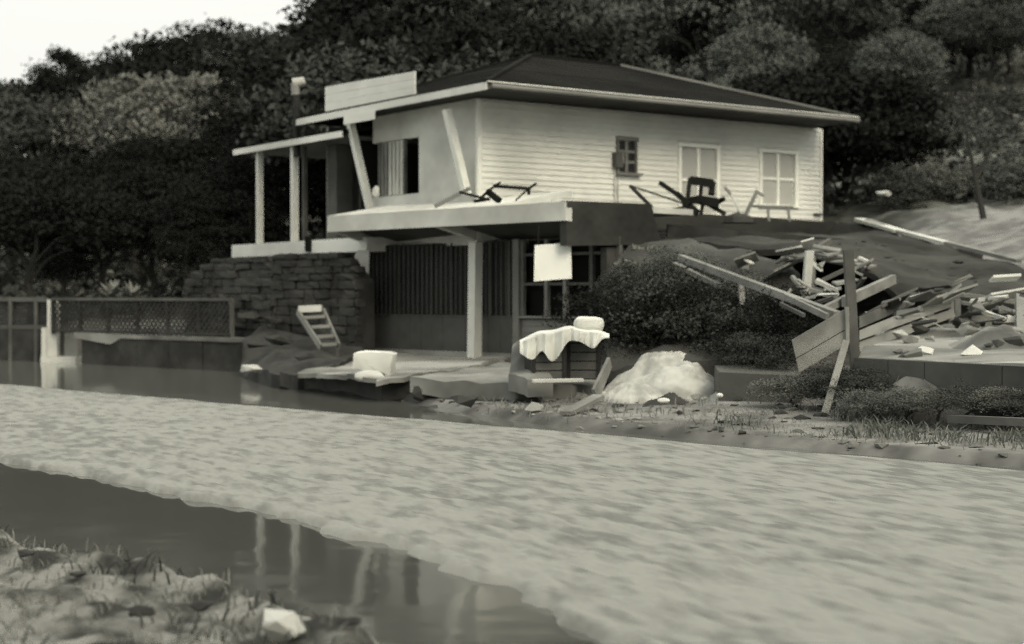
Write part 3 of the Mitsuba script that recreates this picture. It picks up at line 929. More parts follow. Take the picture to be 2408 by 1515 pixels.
frame = lambda x, z, y=0.0: FA + df * x + nf * y + Z3 * z
for sgn, yy in ((1, .012), (-1, -.012)):
    x = -hf
    while x < FL + hf:
        xa, xb = (x, x + hf) if sgn > 0 else (x + hf, x)
        za, zb_ = zf0, zf1
        # clip to the fence's ends
        pa, pb = np.array([xa, za]), np.array([xb, zb_])
        lo, hi = 0.0, 1.0
        dx = pb[0] - pa[0]
        for lim, low in ((0, True), (FL, False)):
            f = (lim - pa[0]) / dx
            if (dx > 0) == low:
                lo = max(lo, f)
            else:
                hi = min(hi, f)
        if hi - lo > .15:
            p0, p1 = pa + (pb - pa) * lo, pa + (pb - pa) * hi
            add('slat', bar(frame(p0[0], p0[1], yy), frame(p1[0], p1[1], yy), .02, .05, up=nf, roll=PI / 2), 'mortar', lf)
        x += .2
for x in np.linspace(0, FL, 7):
    add('post', bar(frame(x, zf0 - .05), frame(x, zf1 + .08), .09, .09, up=df), 'old_wood' if x == FL else 'mortar', lf)
add('rail', bar(frame(0, zf1 + .02, .05), frame(FL, zf1 + .02, .05), .05, .08), 'old_wood', lf)
add('rail', bar(frame(0, zf0 + .06, .05), frame(FL, zf0 + .06, .05), .05, .08), 'mortar', lf)

gp = thing('gate_pillar', 'white gate pillar with tall post standing in the water at far left', 'pillar')
D = 46.4
bx = lambda u0, v0, u1, v1, d0, d1: trimesh.convex.convex_hull(np.array([P(u, v, D) + [0, d, 0] for u in (u0, u1) for v in (v0, v1) for d in (d0, d1)]))
add('post', bx(113, 705, 136, 838, -.1, .25), 'white_paint', gp)
add('pier', bx(101, 771, 112.6, 838, -.16, .5), 'white_paint', gp)
add('pier', bx(149, 768, 181, 838, .1, .5), 'grey_paint', gp)
add('recess', bx(136.5, 771, 148.6, 838, .2, .45), 'old_wood', gp)
add('footing', bx(100, 838.5, 182, 858, -.2, .55), 'white_paint', gp)
lf2 = thing('rail_fence', 'low dark rail fence left of the white gate pillar', 'fence')
for v in (703, 768):
    add('rail', bar(P(-60, v, 48.5), P(112, v + 2, 46.7), .06, .13), 'old_wood', lf2)
for u, D_ in ((-40, 48.2), (25, 47.6), (85, 47)):
    add('post', bar(P(u, 700, D_), P(u, 872, D_), .1, .1, up=(1, 0, 0)), 'old_wood', lf2)
i = 0
for v in range(712, 764, 7):
    add('board', bar(P(-60, v, 48.6), P(110, v + 1, 46.85), .02, .075), 'dark_boards', lf2)
lw2 = solo('bank_wall', bar(P(-80, 815, 48.9), P(104, 815, 47.0), .3, 1.35), 'mortar', 'dark muddy retaining wall at the far left edge behind the pillar', 'wall')

# pale-leaved plants behind the fence
def agave(name, p, r, n, m, label, cat, seed, group=None):
    rg = np.random.default_rng(seed)
    parts = []
    k = thing(name, label, cat, group)
    for i in range(n):
        a = rg.uniform(0, 2 * PI)
        e = rg.uniform(.35, 1.3)
        L = r * rg.uniform(.7, 1.1)
        d = np.array([math.cos(a) * math.cos(e), math.sin(a) * math.cos(e), math.sin(e)])
        s = unit(np.cross(d, Z3)) * L * .11
        b = p + d * .03
        mid, tip = p + d * L * .55, p + d * L - Z3 * L * .22 * math.cos(e)
        v = np.array([b - s * .6, b + s * .6, mid + s, mid - s, tip, mid - Z3 * .02])
        parts = trimesh.Trimesh(v, [[0, 1, 2], [0, 2, 3], [3, 2, 4], [0, 5, 1], [1, 5, 2], [0, 3, 5], [3, 4, 5], [2, 5, 4]], process=False)
        add('leaf', parts, m, k)
    return k


agave('leafy_plant', P(262, 700, 47.5), .75, 22, 'leaf_grey', 'pale spiky plant behind the lattice fence, left one of two', 'plant', 3)
agave('leafy_plant', P(312, 702, 47.0), .62, 18, 'leaf_grey', 'pale spiky plant behind the lattice fence, right one of two', 'plant', 4)

# ------------------------------------------------------------------ forecourt: cracked slabs and what lies on them
rngf = np.random.default_rng(8)
def ragged(pts, amp, seed, step=.35):
    g = np.random.default_rng(seed)
    out = []
    pts = np.asarray(pts)
    for p, q in zip(pts, np.roll(pts, -1, 0)):
        k = max(1, int(np.linalg.norm(q - p) / step))
        for i in range(k):
            out.append(p + (q - p) * i / k + g.normal(size=3) * [amp, amp, amp * .35])
    return out


solo('concrete_slab', sheet([PZ(900, 860, .5)], ragged([PZ(690, 873, .42), PZ(760, 880, .44), PZ(905, 895, .43), PZ(1000, 878, .5), PZ(1190, 848, .56), PZ(1195, 836, .58), PZ(1040, 836, .58), PZ(868, 834, .58), PZ(780, 858, .5)], .06, 3), .09, .22, .05, 14), 'slab_concrete', 'cracked pale concrete forecourt slab, the left piece with the white block', 'slab')
solo('concrete_slab', sheet([PZ(1150, 875, .52)], ragged([PZ(968, 889, .47), PZ(1090, 897, .46), PZ(1215, 905, .44), PZ(1330, 905, .44), PZ(1400, 903, .42), PZ(1420, 872, .55), PZ(1330, 856, .6), PZ(1206, 850, .6)], .05, 4), .30, .22, .04, 15), 'slab_concrete', 'cracked pale concrete forecourt slab, the right piece undercut by the river', 'slab')
def skirt(name, uvs, z0, m, label, seed):
    top = [PZ(u, v, z0) for u, v in uvs]
    low = [PZ(u, v + 38, -.05) for u, v in uvs][::-1]
    solo(name, sheet([], ragged(top + low, .07, seed, .5), .3, .18, .1, seed), m, label, 'mud', smooth=40)


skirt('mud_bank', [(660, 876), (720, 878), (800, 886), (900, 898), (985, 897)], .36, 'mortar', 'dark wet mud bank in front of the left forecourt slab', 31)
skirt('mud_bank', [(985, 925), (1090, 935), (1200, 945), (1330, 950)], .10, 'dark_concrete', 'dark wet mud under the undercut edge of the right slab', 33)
for i, (u, v, r, lb) in enumerate(((1180, 925, .16, 'small pale rubble lump leaning at the undercut slab'), (1232, 940, .2, 'rubble lump low under the covered crates'), (1255, 960, .15, 'lowest rubble lump at the river under the covered crates'), (1090, 945, .22, 'broad rubble piece under the slab edge'), (1310, 925, .22, 'rubble piece between the covered crates and leaning plank'), (1000, 925, .25, 'dark rubble piece at the left end of the undercut'), (1360, 935, .2, 'rubble lump left of the leaning plank foot'))):
    solo('rubble_lump', shard(PZ(u, v, .2), r * .95, 60 + i, (1.35, 1, .75)), 'stone' if i % 2 else 'concrete', lb, 'rubble')
# white block with a broken foot
wbk = thing('white_block', 'white broken masonry block lying on the left forecourt slab', 'block')
D = 29.2
bpts = [(823, 834), (832, 829), (900, 831), (914, 836), (912, 872), (909, 905), (901, 907), (899, 882), (880, 876), (868, 888), (850, 880), (838, 872), (822, 868)]
c3 = np.array([P(u, v, D) for u, v in bpts])
blk = plate(np.array([0, D, 0.]), unit([1., -.12, 0]), Z3, unit([.12, 1., 0]), Polygon([(q[0], q[2]) for q in c3]), 0, .62)
bk = blk.subdivide().subdivide()
v = np.array(bk.vertices)
bk.vertices = v + (np.stack([meshkit.fbm(v * 3.1 + 5 * i, 3, i) for i in range(3)], -1) - .5) * .16
add('body', bk, 'dirty_white', wbk, smooth=30)
add('footing', lump(P(868, 886, 29.35), .22, 77, 2, .3, 1.2, (1.3, .8, .5)), 'dirty_white', wbk, smooth=30)

# crates under a pale sheet, a white sack on top
rngc = np.random.default_rng(31)
for i, (u, v, D, w, h, lb) in enumerate(((1290, 893, 26.6, .62, .72, 'dark wooden crate under the draped white sheet, left one'), (1372, 893, 27.0, .6, .78, 'dark wooden crate under the draped white sheet, right one'))):
    ck = thing('crate', lb, 'crate')
    p = P(u, v, D)
    ex, ey = unit([1, .25 - .3 * i, 0]), unit([-.25 + .3 * i, 1, 0])
    add('body', box(p, ex, ey, Z3, (-w / 2 + .03, .03, .0), (w / 2 - .03, .6, h)), 'dark_boards', ck)
    for j in range(5):
        add('slat', box(p, ex, ey, Z3, (-w / 2, -.0, .02 + j * h / 5), (w / 2, .026, .02 + (j + .86) * h / 5)), 'old_wood', ck)
    for xx in (-w / 2, w / 2 - .07):
        add('batten', box(p, ex, ey, Z3, (xx, -.03, -.02), (xx + .07, -.003, h)), 'dark_boards', ck)
# draped sheet: heightfield with folds hanging over the front
nx, ny = 44, 26
us = np.linspace(1222, 1432, nx)
V = np.zeros((nx, ny, 3))
from scipy.ndimage import gaussian_filter1d
tops = gaussian_filter1d(np.interp(us, [1222, 1243, 1267, 1304, 1325, 1341, 1378, 1405, 1432], [806, 794, 783, 781, 773, 771, 780, 779, 791]), 1.0)
hems = np.maximum(gaussian_filter1d(np.interp(us, [1222, 1243, 1254, 1264, 1275, 1284, 1297, 1315, 1333, 1363, 1385, 1398, 1408, 1420, 1432], [828, 846, 850, 838, 808, 842, 856, 838, 800, 802, 816, 826, 803, 792, 796]), 1.5), tops + 3)
for i, u in enumerate(us):
    topv, hem = tops[i], hems[i]
    for j in range(ny):
        f = j / (ny - 1)
        if f < .45:
            g = f / .45
            vv, DD = topv, 27.6 - 1.05 * g
            q = P(u, vv, 27.0)
            V[i, j] = [q[0] * (DD / 27.0), DD, q[2] + .05 * math.sin(g * PI) - .03 * (1 - g)]
        else:
            g = (f - .45) / .55
            vv = topv + (hem - topv) * g
            DD = 26.5 - .10 * math.sin(g * PI / 2) + .07 * math.sin(u * .16 + g) + .035 * math.sin(u * .45)
            V[i, j] = P(u, vv, DD)
i, j = np.meshgrid(np.arange(nx - 1), np.arange(ny - 1), indexing='ij')
a = i * ny + j
m = trimesh.Trimesh(V.reshape(-1, 3), np.concatenate([np.stack([a, a + ny, a + ny + 1], -1).reshape(-1, 3), np.stack([a, a + ny + 1, a + 1], -1).reshape(-1, 3)]), process=False)
solo('draped_sheet', m, 'cloth', 'white muddy sheet draped over the dark crates', 'sheet', smooth=True)
sk = trimesh.creation.icosphere(subdivisions=3, radius=1)
v = np.array(sk.vertices)
v = np.sign(v) * np.abs(v) ** .55
v *= 1 + (meshkit.fbm(v * 1.6 + 3, 3, 4)[:, None] - .5) * .25
sk.vertices = v * [.25, .2, .135] + P(1384, 763, 27.0)
solo('white_sack', sk, 'cloth', 'plump white sack lying on the draped sheet', 'sack', smooth=True)
solo('foot_board', bar(P(1252, 896, 25.9), P(1370, 894, 26.0), .2, .05), 'dirty_white', 'white board lying at the foot of the covered crates', 'board')
ck = thing('mud_heap', 'grey mud heap left of the crates on the slab edge', 'heap')
add('mud', sheet([P(1250, 850, 27.2), P(1240, 800, 27.6)], [P(1195, 880, 26.8), P(1240, 893, 26.2), P(1300, 890, 26.4), P(1275, 850, 27), P(1262, 800, 27.5), P(1230, 800, 27.9), P(1205, 820, 28.2)], .3, .12, .14, 6), 'slab_concrete', ck, smooth=40)
# leaning pale plank and its lying neighbour
solo('leaning_plank', bar(P(1398, 932, 25.4), P(1433, 852, 26.2), .27, .05, up=(1, -.5, 0), w1=.2), 'pale_wood', 'pale plank leaning upright between the crates and the white dirt pile', 'plank')
solo('lying_plank', bar(P(1330, 972, 23.8), P(1408, 932, 25.0), .2, .06), 'pale_wood', 'pale plank lying on the mud at the foot of the leaning plank', 'plank')

# dirt pile, pale, with a dark hollow at its foot
def mound(name, pc, rx, ry, h, m, label, cat, seed, amp=.25, kind=None, n=70):
    g = np.linspace(-1, 1, n)
    X, Y = np.meshgrid(g, g, indexing='ij')
    r = np.hypot(X, Y)
    a = np.arctan2(Y, X)
    rn = np.minimum(.84 + (meshkit.fbm(np.stack([np.cos(a) * 1.2 + 3, np.sin(a) * 1.2, a * 0 + seed], -1), 3, seed) - .5) * .5, .97)
    f = np.clip(1 - r / rn, 0, 1)
    body = f ** .8 * (1 + (meshkit.fbm(np.stack([X * 3, Y * 3, X * 0], -1), 4, seed + 1) - .5) * 2 * amp)
    zz = body * h + (meshkit.fbm(np.stack([X * 7, Y * 7, X * 0], -1), 3, seed + 2) - .5) * .16 * h * np.minimum(f * 4, 1) - .12 * (1 - np.minimum(f * 8, 1))
    v = np.stack([pc[0] + X * rx, pc[1] + Y * ry, pc[2] + zz], -1).reshape(-1, 3)
    i, j = np.meshgrid(np.arange(n - 1), np.arange(n - 1), indexing='ij')
    b = i * n + j
    ff = np.concatenate([np.stack([b, b + n, b + n + 1], -1).reshape(-1, 3), np.stack([b, b + n + 1, b + 1], -1).reshape(-1, 3)])
    return solo(name, trimesh.Trimesh(v, ff, process=False), m, label, cat, smooth=True, kind=kind)


mound('dirt_pile', PZ(1575, 938, .15), 1.55, 1.2, .98, 'plaster_pile', 'pile of white dirt below the dark bush', 'pile', 5, amp=.3, n=110)
mound('dirt_pile', PZ(1490, 948, .15), .75, .8, .42, 'plaster_pile', 'low pale dirt spill left of the white dirt pile', 'pile', 9)
mound('dirt_pile', PZ(1575, 962, .12),   .55, .4, .28, 'stone', 'small dark earth heap in front of the white dirt pile', 'pile', 12)
mound('dirt_pile', PZ(1740, 950, .15), .8, .7, .40, 'concrete', 'grey earth heap right of the white dirt pile', 'pile', 15)
solo('pale_stone', lump(P(1560, 942, 23.0), .06, 5, 2, .2, 1, (1.6, 1, .7)), 'white_paint', 'small white stone in front of the white dirt pile', 'stone', smooth=30)
solo('pale_stone', lump(P(1692, 930, 23.4), .05, 6, 2, .2, 1, (1, 1, .8)), 'white_paint', 'small white stone right of the white dirt pile', 'stone', smooth=30)
# earth bank slabs between pile and sign post
solo('earth_shelf', slab([P(1680, 860, 27.2), P(1780, 858, 27), P(1880, 872, 26.2), P(1885, 884, 25.4), P(1790, 880, 25.6), P(1690, 875, 26)], .5, .06, rngf), 'dark_concrete', 'flat earth shelf between the white dirt pile and the tilted panel', 'earth')

# ------------------------------------------------------------------ right: debris
def plank(u0, v0, D0, u1, v1, D1, w, h, m, label, cat='plank', name='broken_plank', roll=0.0, up=(0, 0, 1)):
    return solo(name, bar(P(u0, v0, D0), P(u1, v1, D1), w, h, roll=roll, up=up), m, label, cat)


plank(1600, 607, 31.0, 1968, 742, 25.2, .13, .13, 'pale_wood', 'long pale beam sloping down from the annex to the tilted panel', 'beam', 'long_beam')
plank(1585, 622, 30.4, 1690, 672, 29.3, .12, .09, 'pale_wood', 'upper broken pale plank beside the long beam')
plank(1845, 697, 26.7, 1945, 745, 25.0, .06, .1, 'pale_wood', 'short pale plank just below the lower end of the long beam')
plank(1835, 715, 26.3, 1890, 742, 25.4, .05, .06, 'old_wood', 'thin grey lath under the short pale plank')
plank(1985, 710, 25.8, 2100, 657, 28.4, .1, .17, 'pale_wood', 'pale board rising right behind the dark post')
plank(1925, 735, 25.6, 2000, 697, 26.2, .1, .12, 'pale_wood', 'pale board rising right in front of the dark post')
plank(1893, 703, 29.4, 1903, 590, 29.4, .2, .14, 'dirty_white', 'pale upright post under the scattered boards', 'post', 'broken_post', up=(1, 0, 0))
plank(1862, 650, 29.3, 1895, 695, 29.0, .08, .06, 'pale_wood', 'pale stick leaning against the upright post')
plank(1890, 695, 28.9, 1950, 692, 28.7, .1, .05, 'pale_wood', 'short pale board lying right of the upright post foot')
plank(1740, 655, 29.0, 1745, 720, 28.8, .16, .1, 'grey_paint', 'stubby grey stake in front of the dark bush', 'post', 'broken_post', up=(1, 0, 0))
rgp = np.random.default_rng(77)
lst = [(1830, 590, 1880, 580), (1835, 610, 1905, 598), (1850, 620, 1890, 612), (1885, 575, 1915, 566), (1905, 590, 1960, 600), (1910, 580, 1975, 590), (1925, 605, 2010, 612), (1935, 597, 1990, 605), (1960, 615, 2050, 628)]
wh = ['leftmost', 'second from left', 'lower left', 'topmost', 'middle', 'upper middle', 'lower middle', 'central', 'rightmost long']
for i, (u0, v0, u1, v1) in enumerate(lst):
    plank(u0, v0, 30.6 + rgp.uniform(-.5, .3), u1, v1, 30.4 + rgp.uniform(-.6, .4), .22 + rgp.uniform(-.06, .1), .035, 'pale_wood' if i % 3 else 'dirty_white', f'{wh[i]} of the pale boards scattered along the fallen roof edge', 'board', 'scattered_board', roll=rgp.uniform(-.35, .35))
plank(2020, 606, 30.6, 2045, 618, 30.5, .2, .05, 'white_paint', 'short white board at the right end of the scattered boards', 'board', 'scattered_board')
plank(2005, 622, 30.2, 2112, 665, 29.9, .06, .05, 'old_wood', 'thin dark lath under the fallen roof edge')
plank(1915, 668, 29.6, 2000, 628, 29.8, .07, .07, 'old_wood', 'dark rafter end rising to the fallen roof')
plank(1730, 620, 30.8, 1780, 602, 30.7, .32, .04, 'pale_wood', 'pale splintered board on the mud left of the scattered boards', 'board', 'scattered_board', roll=.5)
plank(1745, 606, 30.8, 1768, 620, 30.6, .12, .03, 'white_paint', 'small white splinter crossing the pale splintered board', 'board', 'scattered_board')

for i in range(64):
    u, v = (rgp.uniform(1790, 2080), rgp.uniform(585, 720)) if i < 34 else (rgp.uniform(2080, 2420), rgp.uniform(668, 765))
    D0 = 31.0 - (v - 580) / 140 * 3.6 - (1.0 if u > 2080 else 0) + rgp.uniform(-.5, .5)
    a = rgp.normal() * .5 + (.35 if u < 2000 else -.25)
    L = rgp.uniform(18, 62)
    du, dv = L * math.cos(a), L * math.sin(a) * .7
    wd = rgp.uniform(.04, .13)
    mm = ('pale_wood', 'old_wood', 'grey_paint', 'dirty_white', 'old_wood')[rgp.integers(5)]
    m = bar(P(u, v, D0), P(u + du, v + dv, D0 + rgp.uniform(-.7, .5)), wd, rgp.uniform(.02, .06), w1=wd * rgp.uniform(.15, 1), roll=rgp.uniform(-.9, .9))
    m.vertices = np.array(m.vertices) + rgp.normal(size=m.vertices.shape) * .012
    left_ = u < 2080
    solo('splintered_board', m, mm, 'splintered board in the tangle of wreckage along the fallen roof edge' if left_ else 'splintered board in the wreckage under the right end of the fallen roof', 'board', 'splintered boards along the fallen roof edge' if left_ else 'splintered boards under the right end of the fallen roof')
for i in range(26):
    u, v = rgp.uniform(2040, 2420), rgp.uniform(735, 835)
    D0 = np.interp(v, [735, 835], [30.0, 23.5]) - (u - 2040) / 380 * 1.6
    solo('rubble_chunk', shard(P(u, v, D0), rgp.uniform(.06, .2), 300 + i, (1.3, 1, .7)), ('slab_concrete', 'stone', 'dirty_white')[i % 3], 'chunk of rubble strewn over the pale yard at right', 'rubble', 'rubble chunks on the pale yard')
# tilted two-board panel, its strut, the dark post
tp = thing('tilted_panel', 'pale two board panel tilted against the dark post', 'panel')
D = 23.4
ptl, ptr, pbr, pbl = (1862, 800), (1996, 722), (1997, 806), (1879, 876)
mk = lambda a, b, f: (a[0] + (b[0] - a[0]) * f, a[1] + (b[1] - a[1]) * f)
for f0, f1 in ((0, .555), (.585, 1)):
    quad = [mk(ptl, pbl, f0), mk(ptr, pbr, f0), mk(ptr, pbr, f1), mk(ptl, pbl, f1)]
    c3 = [P(*q, D) for q in quad]
    add('board', plate(np.array([0, D, 0.]), np.array([1., 0, 0]), Z3, np.array([0, 1., 0]), Polygon([(q[0], q[2]) for q in c3]), 0, .045), 'pale_wood', tp)
add('batten', bar(P(1885, 845, D + .07), P(1980, 765, D + .07), .04, .06), 'old_wood', tp)
add('batten', bar(P(1990, 722, D - .04), P(1992, 806, D - .04), .09, .05, up=(1, 0, 0)), 'pale_wood', tp)
solo('strut', bar(P(1988, 805, 23.2), P(1938, 975, 22.6), .12, .1, up=(1, 0, 0)), 'pale_wood', 'pale strut propping the tilted panel down to the mud', 'strut')
solo('dark_post', bar(P(2012, 890, 23.9), P(1993, 588, 23.9), .14, .14, up=(1, 0, 0)), 'old_wood', 'tall dark leaning post behind the tilted panel', 'post')
# grey boards right of the post: a fallen board fence
fb = thing('fallen_fence', 'grey board fence fallen against the yard right of the dark post', 'fence')
for i, (l0, r0_, l1, r1_) in enumerate((((2020, 745), (2140, 690), (2020, 772), (2150, 716)), ((2020, 777), (2225, 694), (2020, 800), (2235, 722)), ((2020, 804), (2240, 726), (2020, 828), (2245, 745)))):
    quad = [P(*l0, 25.2), P(*r0_, 28.5), P(*r1_, 28.4), P(*l1, 25.0)]
    c = np.array(quad)
    add('board', trimesh.convex.convex_hull(np.vstack([c, c + [.02, .05, 0]])), 'grey_paint' if i else 'old_wood', fb)
add('board_end', bar(P(2150, 690, 27), P(2105, 745, 26.6), .1, .05), 'old_wood', fb)
plank(2090, 718, 26.6, 2165, 683, 28.0, .06, .09, 'void', 'black bent gutter pipe lying on the fallen fence', 'pipe', 'bent_pipe')
plank(2165, 684, 28.0, 2235, 674, 29.2, .05, .06, 'void', 'black straight pipe running on to the right of the bent pipe', 'pipe', 'bent_pipe')
plank(2165, 722, 27.4, 2262, 692, 28.4, .75, .04, 'grey_paint', 'wide grey sheet of boarding lying askew behind the fallen fence', 'sheet', 'loose_sheet', roll=.5)
plank(2262, 742, 27.6, 2345, 716, 28.2, .6, .04, 'old_wood', 'dark sheet of boarding under the long pale board at right', 'sheet', 'loose_sheet', roll=.45)
plank(2310, 705, 29.2, 2410, 688, 29.6, .55, .04, 'dirty_white', 'pale sheet of boarding at the right edge under the fallen roof', 'sheet', 'loose_sheet', roll=.4)
plank(1795, 655, 30.0, 1880, 612, 31.0, .6, .04, 'grey_paint', 'wide grey sheet of boarding left of the upright post', 'sheet', 'loose_sheet', roll=.5)
plank(2045, 735, 26.6, 2130, 690, 27.8, .5, .04, 'dado', 'dark sheet of boarding between the dark post and the fallen fence', 'sheet', 'loose_sheet', roll=.4)
# scattered things under the right end of the fallen roof
plank(2240, 690, 29.6, 2400, 712, 28.9, .1, .08, 'pale_wood', 'long pale board under the right end of the fallen roof', 'board', 'scattered_board')
plank(2260, 712, 29.0, 2370, 728, 28.4, .12, .06, 'pale_wood', 'second pale board below the long pale board at right', 'board', 'scattered_board')
plank(2330, 656, 29.4, 2395, 652, 29.4, .3, .05, 'white_paint', 'white board lying on the fallen roof at the right edge', 'board', 'scattered_board', roll=.3)
plank(2280, 750, 28.0, 2340, 745, 28.0, .2, .1, 'grey_paint', 'grey block under the boards at right', 'block', 'grey_block')
plank(2340, 752, 27.8, 2400, 748, 27.8, .25, .12, 'white_paint', 'white block under the boards at the right edge', 'block', 'white_block')
plank(2250, 705, 29.0, 2252, 770, 28.6, .1, .1, 'old_wood', 'dark stub post left of the grey block', 'post', 'broken_post', up=(1, 0, 0))
plank(2308, 715, 28.6, 2310, 765, 28.2, .08, .08, 'old_wood', 'dark stub post right of the grey block', 'post', 'broken_post', up=(1, 0, 0))
plank(2400, 700, 28.4, 2402, 790, 27.0, .25, .2, 'grey_paint', 'pale thick post at the right edge', 'post', 'broken_post', up=(1, 0, 0))

# yard surface and the retaining wall under it
solo('yard_slab', sheet([P(2200, 800, 26), P(2300, 790, 27.5)], [P(2018, 838, 23.7), P(2200, 848, 22.3), P(2460, 862, 20.5), P(2475, 790, 27), P(2380, 766, 30), P(2240, 762, 30.5), P(2130, 785, 27.5), P(2030, 822, 24.6)],   .15, .3, .08, 12), 'slab_concrete', 'pale silted yard paving above the dark retaining wall', 'paving', smooth=30)
mound('earth_heap', P(2360, 836, 24.5), 1.2, 1.2, .5, 'slab_concrete', 'grey earth heap on the pale yard at right', 'heap', 22)
rw = thing('retaining_wall', 'dark low retaining wall at right with mud at its foot', 'wall')
ra, rb = P(2018, 838, 23.6), P(2470, 861, 20.4)
d = unit((rb - ra) * [1, 1, 0])
n = np.array([d[1], -d[0], 0])
L = np.linalg.norm((rb - ra)[:2])
z1a, z1b = ra[2] + .0, rb[2]
for i in range(5):
    x0, x1 = L * i / 5, L * (i + 1) / 5
    za, zb_ = z1a + (z1b - z1a) * i / 5, z1a + (z1b - z1a) * (i + 1) / 5
    add('wall_block', plate(np.array([ra[0], ra[1], 0]), d, Z3, -n, Polygon([(x0 + .008, -.1), (x1 - .008, -.1), (x1 - .008, zb_ - .02), (x0 + .008, za - .02)]), -.1 + rngf.uniform(-.02, .02), .12), 'dark_concrete', rw)
solo('lying_plank', bar(P(2235, 985, 20.6), P(2440, 994, 19.4), .16, .1), 'old_wood', 'grey plank lying at the foot of the retaining wall', 'plank')

# ------------------------------------------------------------------ things on the flat roofs
def stick(name, pts, r0, r1, m, label, cat):
    solo(name, tube(pts, np.linspace(r0, r1, len(pts)), 6), m, label, cat, smooth=40)


D = 33.6
tb_ = thing('broken_trestle', 'black broken trestle frame lying on the canopy before the white wall', 'trestle')
for u0, v0, u1, v1, w in ((1160, 438, 1243, 444, .085), (1243, 444, 1243, 456, .07), (1080, 452, 1150, 470, .07), (1146, 450, 1174, 473, .14), (1150, 447, 1176, 429, .045), (1240, 446, 1260, 432, .05), (1238, 448, 1212, 472, .035), (1115, 474, 1150, 468, .08), (1128, 468, 1150, 448, .05)):
    add('bar', bar(P(u0, v0, D), P(u1, v1, D - .15), w, w * .8), 'black_iron', tb_)
plank(1022, 486, 34.6, 1105, 443, 34.4, .05, .08, 'grey_paint', 'grey lath leaning on the canopy left of the trestle', 'lath', 'grey_lath')
solo('white_rag', lump(P(884, 452, 37.0), .13, 3, 2, .4, 1.2, (.7, .6, 1.2)), 'cloth', 'white rag caught by the left eave strut', 'rag', smooth=40)

D = 37.6
ch = thing('upturned_chair', 'black upturned chair frame on the annex roof before the window', 'chair')
for u0, v0, u1, v1, w, nm in ((1622, 420, 1616, 470, .1, 'back_post'), (1622, 424, 1675, 432, .2, 'back_rail'), (1675, 428, 1672, 458, .14, 'back_post'), (1640, 470, 1690, 478, .22, 'seat'), (1605, 475, 1650, 468, .18, 'seat'), (1648, 440, 1645, 475, .09, 'splat'), (1610, 478, 1640, 502, .17, 'leg'), (1660, 478, 1705, 504, .1, 'leg'), (1652, 480, 1648, 504, .08, 'leg'), (1625, 484, 1570, 495, .06, 'leg'), (1690, 474, 1702, 468, .12, 'arm')):
    add(nm, bar(P(u0, v0, D), P(u1, v1, D - .2), w, w * .6, up=(0, 1, 0)), 'black_iron', ch)
plank(1481, 437, 36.2, 1541, 497, 36.0, .08, .08, 'dark_boards', 'dark stick slanting down left of the upturned chair', 'stick', 'dark_stick')
plank(1484, 438, 36.2, 1604, 478, 37.0, .035, .035, 'dark_boards', 'thin dark rod from the slanting stick to the chair', 'rod', 'thin_rod')
plank(1551, 430, 37.4, 1598, 462, 37.2, .13, .1, 'black_iron', 'thick black stick pointing up left of the chair', 'stick', 'dark_stick')
plank(1590, 455, 37.3, 1620, 482, 37.2, .16, .12, 'black_iron', 'black splintered block joining the chair legs', 'block', 'dark_block')
plank(1703, 440, 38.6, 1718, 458, 38.6, .1, .06, 'grey_paint', 'grey splinter right of the chair', 'splinter', 'grey_lath')
plank(1716, 456, 38.6, 1742, 505, 38.5, .06, .05, 'dirty_white', 'faint pale lath leaning right of the chair', 'lath', 'grey_lath')
plank(1779, 452, 38.8, 1752, 507, 38.6, .09, .06, 'grey_paint', 'grey lath leaning left of the far window', 'lath', 'grey_lath')
plank(1775, 448, 38.9, 1795, 462, 38.9, .1, .06, 'grey_paint', 'short grey board crossing the lath at the far window', 'lath', 'grey_lath')
bn = thing('small_bench', 'faint grey bench frame below the far window', 'bench')
add('top', bar(P(1772, 485, 39.2), P(1860, 487, 39.8), .2, .05), 'grey_paint', bn)
add('rail', bar(P(1785, 491, 39.2), P(1855, 493, 39.7), .05, .04), 'grey_paint', bn)
for u in (1804, 1852):
    add('leg', bar(P(u, 487, 39.4), P(u + 4, 521, 39.4), .07, .06, up=(1, 0, 0)), 'grey_paint', bn)
mound('debris_mound', P(1735, 513, 37.8), .4, .4, .16, 'tar_roof', 'small dark dirt heap on the annex roof right of the chair', 'heap', 33)

# ------------------------------------------------------------------ hillside: trees, shrubs, undergrowth
rt = np.random.default_rng(101)


def trunk_mesh(h, r, rng, limbs=6, spread=2.0):
    p = [np.array([0, 0, -.6])]
    for k in range(1, 7):
        p.append(np.array([rng.normal() * .12 * k * .4, rng.normal() * .12 * k * .4, h * k / 6]))
    ms = [tube(p, np.linspace(r * 1.25, r * .35, 7), 7)]
    for _ in range(limbs):
        b = p[rng.integers(2, 6)]
        a = rng.uniform(0, 2 * PI)
        e = b + np.array([math.cos(a), math.sin(a), rng.uniform(.4, 1.0)]) * spread * rng.uniform(.6, 1.1)
        ms.append(tube([b, (b + e) / 2 + [0, 0, .15 * spread], e], [r * .45, r * .3, r * .1], 5))
    return trimesh.util.concatenate(ms)


